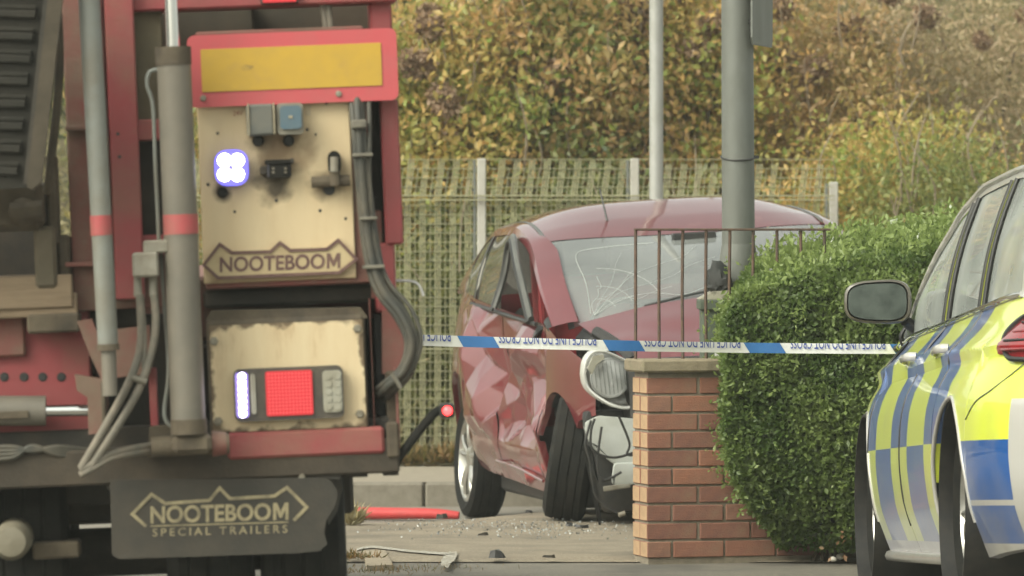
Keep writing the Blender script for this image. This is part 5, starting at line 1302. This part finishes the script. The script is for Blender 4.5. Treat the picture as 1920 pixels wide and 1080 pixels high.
def rag(px, py, Y, s, m, name, label, cat, hz=1.3):
    p = W(px, py, Y); q = MB(); bb = bmesh.new(); bmesh.ops.create_icosphere(bb, subdivisions=3, radius=1)
    for v in bb.verts:
        v.co *= 1+.45*noise.noise(v.co*1.8+Vector((px,0,0)))+.2*noise.noise(v.co*5); v.co = Vector((v.co.x*s, v.co.y*s*.6, v.co.z*s*hz))
    q.v = [tuple(v.co) for v in bb.verts]; q.f = [tuple(v.index for v in f.verts) for f in bb.faces]; bb.free()
    o = q.build(name, m, None, 30, loc=p); tag(o, label, cat)
rag(672,972,24.6,.028,m_white,'paper_scrap','crumpled white paper scrap by the trailer tyre in front of red hose','litter',.8)
m_straw = leafmat('straw', [(.3,.24,.1),(.42,.34,.17),(.5,.45,.3)], .3); m_grass = leafmat('grass_blades', [(.07,.09,.025),(.14,.14,.045),(.26,.21,.09),(.34,.2,.08)], .3)
def tuft(px, py, n, h, spread, m, label, z=0.0, name='weed_tuft'):
    p = gpt(px, py, z); P = np.column_stack([rng.normal(0, spread, n), rng.normal(0, spread*.6, n), np.zeros(n)+.0])
    r_ = empty(name, Matrix.Translation((p.x, p.y, z))); leaves('blades', P, h, m, r_, up=1.6, elong=9); tag(r_, label, 'weed'); return r_
tuft(659, 985, 90, .10, .015, m_straw, 'pale dry weed standing beside the trailer tyre above the white paper')
tuft(662, 1048, 140, .04, .05, m_grass, 'yellow green weed tuft in the footway corner by mudflap')
tuft(770, 1066, 160, .018, .16, m_grass, 'thin grass strip along the gutter below the sprayed tick')
tuft(690, 1074, 160, .022, .12, m_grass, 'low grass strip at picture bottom beside the trailer tyre')
n = 700; gx = np.column_stack([.1+rng.normal(0, .35, n), 24.3+rng.normal(0, .45, n), np.full(n, .006)])
gx = gx[(gx[:,1] > 23.2) & (gx[:,1] < 25.0)]
o = leaves('glass_crumbs', gx, .010, leafmat('crumbs', [(.05,.05,.05),(.3,.32,.3),(.6,.62,.6)], .1), None, up=.2, elong=1.3); tag(o, 'crumbs of broken glass scattered in front of the crashed car', 'broken glass')
# verge grass in front of the fence
n = 14000; P = np.column_stack([rng.uniform(-3.6, 4.2, n), 30.7+np.abs(rng.normal(0, .35, n)), np.zeros(n)+.01])
o = leaves('verge_grass', P, .11, m_grass, None, up=1.5, elong=7); tag(o, 'dry yellow green grass along the foot of the mesh fence', 'grass')

# ------------------------------------------------------------------ shrubs and trees behind the fence
PAL = dict(
    green=[(.14,.19,.05),(.22,.27,.075),(.33,.36,.11),(.46,.45,.16)],
    yellow=[(.26,.36,.07),(.46,.47,.09),(.66,.54,.12),(.74,.55,.15),(.76,.46,.18)],
    orange=[(.28,.24,.07),(.52,.34,.10),(.72,.38,.14),(.76,.38,.17),(.74,.47,.24)],
    tan=[(.30,.25,.11),(.46,.35,.17),(.58,.43,.24),(.68,.52,.34)],
    mixed=[(.18,.25,.055),(.32,.37,.08),(.48,.46,.11),(.66,.52,.16),(.70,.42,.19)],
    tree=[(.06,.085,.025),(.10,.135,.035),(.18,.21,.06),(.30,.30,.10)],
    shade=[(.05,.08,.02),(.09,.13,.03),(.16,.20,.055),(.28,.28,.09)],
    olive=[(.28,.27,.115),(.37,.33,.15),(.46,.39,.20),(.54,.45,.26)])
PM_ = {k: leafmat('leaf_'+k, v, .5) for k, v in PAL.items()}
m_seed = leafmat('seed_head', [(.20,.12,.07),(.30,.19,.115),(.40,.28,.18)], .15)
# a seed head: dense ball of tiny bracts, shared by all
hp = rng.normal(size=(420,3)); hp /= np.linalg.norm(hp, axis=1)[:,None]; hp *= (.6+.4*rng.random((420,1)))*np.array([[.085,.085,.07]])
seed_src = None
def shrub(name, label, px, pyc, Y, rx, rz, pal, n, leaf, heads=0, base=0.0, clump=.16, cat='shrub', elong=2.0, dens=None, grp='shrubs and trees behind the mesh fence'):
    global seed_src
    c = W(px, pyc, Y); root = empty(name, Matrix.Translation((c.x, Y, base))); H = c.z-base
    tag(root, label, cat, grp)
    nc = dens or max(18, int(n/90)); cen = []
    while len(cen) < nc:
        v = rng.normal(size=3); v /= np.linalg.norm(v); r_ = (.45+.55*rng.random()**.6)
        p = np.array([v[0]*rx*r_, v[1]*rx*.8*r_, H+v[2]*rz*r_])
        if p[2] < .15: continue
        cen.append(p)
    cen = np.array(cen); idx = rng.integers(0, nc, n); ctint = rng.random(nc)
    P = cen[idx]+rng.normal(size=(n,3))*np.array([clump, clump, clump*.75])
    P[:,2] = np.maximum(P[:,2], .05)
    t = .0+.85*ctint[idx]+.24*(rng.random(n)-.4)
    P = P[P[:,2] < H+rz*1.1+.3]; t = t[:len(P)]; crown = leaves('crown', P, leaf, PM_[pal], root, up=.5, elong=elong, tint=t)
    rs = random.Random(hash(label) & 0xffff)
    q = MB()
    for k in range(5):
        e = cen[rs.randrange(nc)]; b0 = (rs.uniform(-.15,.15), rs.uniform(-.1,.1), -.15 if base == 0 else -.3)
        q.tube([b0, (b0[0]*1.5+e[0]*.3, e[1]*.3, e[2]*.45), tuple(e)], [.03,.02,.006], 5, 3)
    q.build('stems', m_bark, root, 60)
    q = MB()
    for k in range(16):
        x_ = rs.uniform(-rx, rx)*.9; z_ = H+rz*rs.uniform(-.5, .6); y_ = -rx*rs.uniform(.3, .85); l_ = rs.uniform(.25, .6)
        q.tube([(x_, y_+.1, z_), (x_+rs.uniform(-.06,.06), y_, z_+l_*.5), (x_+rs.uniform(-.14,.14), y_-.03, z_+l_)], [.008,.006,.002], 4, 3)
    o_ = q.build('twigs', m_twig, root, 60); o_['kind'] = 'stuff'
    for k in range(heads):
        e = cen[int(rng.integers(0, nc))]; a = rng.random()*2*math.pi; pos = (rx*.8*math.cos(a)*rng.random(), -rx*.55*rng.random()-.1, H+rz*(.25+.75*rng.random()))
        if seed_src is None: seed_src = leaves('seed_head', hp, .03, m_seed, root, up=.3, elong=1.5, stuff=False); o = seed_src
        else: o = copy_of(seed_src, root)
        o.location = pos; s_ = .7+.7*rng.random(); o.scale = (s_, s_, s_*.9); o.rotation_euler = (rng.random(), rng.random(), rng.random()*6)
    return root
m_twig = mat('twig_pale', (.30,.24,.17), (.2,.15,.1), 12, .9)
shrub('leafy_shrub', 'yellow green leafy shrub right behind the fence beside the trailer column', 800, 330, 33.2, .75, 1.0, 'yellow', 13668, .060, 7)
shrub('leafy_shrub', 'dense yellow green shrub behind the fence between first two fence posts', 1010, 250, 33.6, .7, 1.1, 'mixed', 13668, .066, 4)
shrub('leafy_shrub', 'low mixed green shrub showing through the fence mesh near the trailer lamp arm', 850, 620, 32.6, .9, .75, 'shade', 12150, .058)
shrub('leafy_shrub', 'low yellow shrub showing through the fence below the second fence post', 1120, 560, 32.7, .8, .8, 'shade', 10631, .058)
shrub('autumn_shrub', 'orange tinted shrub behind the slim lighting column', 1190, 240, 34.2, .65, 1.0, 'orange', 13668, .058, 5)
shrub('autumn_shrub', 'orange shrub full of round brown seed heads above the first fence post', 930, 150, 35.0, .8, .7, 'orange', 9112, .058, 12)
shrub('autumn_shrub', 'yellow and orange shrub just left of the thick lamp post', 1300, 290, 34.0, .55, 1.1, 'yellow', 13668, .058, 5)
shrub('autumn_shrub', 'tan and yellow shrub right of the thick lamp post above the car roof', 1500, 250, 34.5, .8, 1.0, 'orange', 13668, .054, 4)
shrub('autumn_shrub', 'pale tan shrub with white seed tufts above the hedge top', 1640, 290, 35.2, .8, .9, 'tan', 15187, .050, 5)
shrub('autumn_shrub', 'green and yellow shrub rising just behind the hedge beside the police car roof', 1690, 400, 33.0, .8, .55, 'yellow', 10631, .050)
shrub('autumn_shrub', 'brown twiggy shrub above the police car roof', 1840, 260, 36, .9, 1.0, 'tan', 15187, .050, 2, elong=3)
shrub('leafy_shrub', 'small dark green shrub low behind the hedge left of police car roof', 1790, 420, 32.4, .5, .5, 'green', 7593, .041)
shrub('bank_shrub', 'olive brown bush high on the bank right of the road sign', 1560, 90, 39, .9, 1.0, 'olive', 15187, .050, 2, .6, elong=3)
shrub('bank_shrub', 'brownish bush at the top right corner of the bank', 1840, 60, 40, 1.1, 1.1, 'olive', 16706, .050, 0, 1.0, elong=3.5)
shrub('bank_shrub', 'dull olive bush between the two other bushes on top of the bank', 1700, 60, 42, 1.0, 1.0, 'olive', 15187, .050, 0, 1.6, elong=3)
shrub('bank_shrub', 'orange brown bush between slim column and thick lamp post high up', 1290, 90, 38.5, .9, .9, 'orange', 12150, .058, 4, .5)
shrub('broadleaf_tree', 'dark green tree at top left next to the trailer column', 790, 20, 41, 1.2, 1.0, 'tree', 13668, .074, 0, 1.3, cat='tree')
shrub('broadleaf_tree', 'dark green tree at picture top above the seed head shrub', 1000, -30, 43, 1.2, 1.1, 'tree', 15187, .074, 0, 2.0, cat='tree')
shrub('broadleaf_tree', 'dark green tree behind the top of the slim lighting column', 1200, -10, 43.5, 1.1, 1.0, 'tree', 13668, .074, 0, 2.0, cat='tree')
shrub('broadleaf_tree', 'olive green tree behind the road sign on the thick lamp post', 1430, -10, 44, 1.2, 1.1, 'olive', 13668, .066, 0, 2.2, cat='tree')
shrub('broadleaf_tree', 'olive tree beyond the bank bushes at the far top right', 1760, -60, 46, 1.7, 1.2, 'olive', 15187, .066, 0, 2.8, cat='tree')
shrub('leafy_shrub', 'yellow leafy shrub behind the fence hidden mostly by the trailer', 640, 300, 33.4, .8, 1.1, 'yellow', 6000, .07)
shrub('leafy_shrub', 'green leafy shrub behind the fence further left behind the trailer', 420, 320, 33.6, .8, 1.1, 'mixed', 6000, .07)
shrub('broadleaf_tree', 'dark green tree behind the trailer ramp cylinder', 560, 30, 40, 1.3, 1.2, 'tree', 8000, .09, 0, 1.0, cat='tree')
shrub('broadleaf_tree', 'dark green tree behind the trailer support tube', 250, 60, 41, 1.5, 1.3, 'tree', 8000, .09, 0, 1.2, cat='tree')
# undergrowth fills the bank
n = 54000; P = np.column_stack([rng.uniform(-4.2, 6.0, n), rng.uniform(31.6, 46, n), np.zeros(n)])
P[:,2] = np.interp(P[:,1], ys, zs)*0+np.interp(P[:,1], [30.66,31.5,33,35,37,39,41,43,46], [.01,.03,.05,.08,.15,.6,1.3,2.0,2.8])+.5*np.abs(rng.normal(0, .5, n))
o = leaves('undergrowth', P, .085, PM_['olive'], None, up=.8, elong=3.5, tint=.15+.8*rng.random(n)); tag(o, 'brambles and dry undergrowth covering the bank behind the fence', 'undergrowth')



# ------------------------------------------------------------------ lens glare that lifts the darks, put in as an added haze
hm = bpy.data.materials.new('veil_volume'); hm.use_nodes = True; hn = hm.node_tree; hn.nodes.clear()
ho = hn.nodes.new('ShaderNodeOutputMaterial'); hv_ = hn.nodes.new('ShaderNodeVolumePrincipled'); hv_.inputs['Density'].default_value = .0016; hv_.inputs['Color'].default_value = (.9,.92,.86,1); hv_.inputs['Anisotropy'].default_value = .2
hn.links.new(hv_.outputs[0], ho.inputs['Volume'])
hz_ = MB().box(-310, 310, -255, 505, -1.2, 9.0, 0).build('veil', hm, None, 0); tag(hz_, 'added haze in the air over the whole scene', 'veil', None, 'stuff')
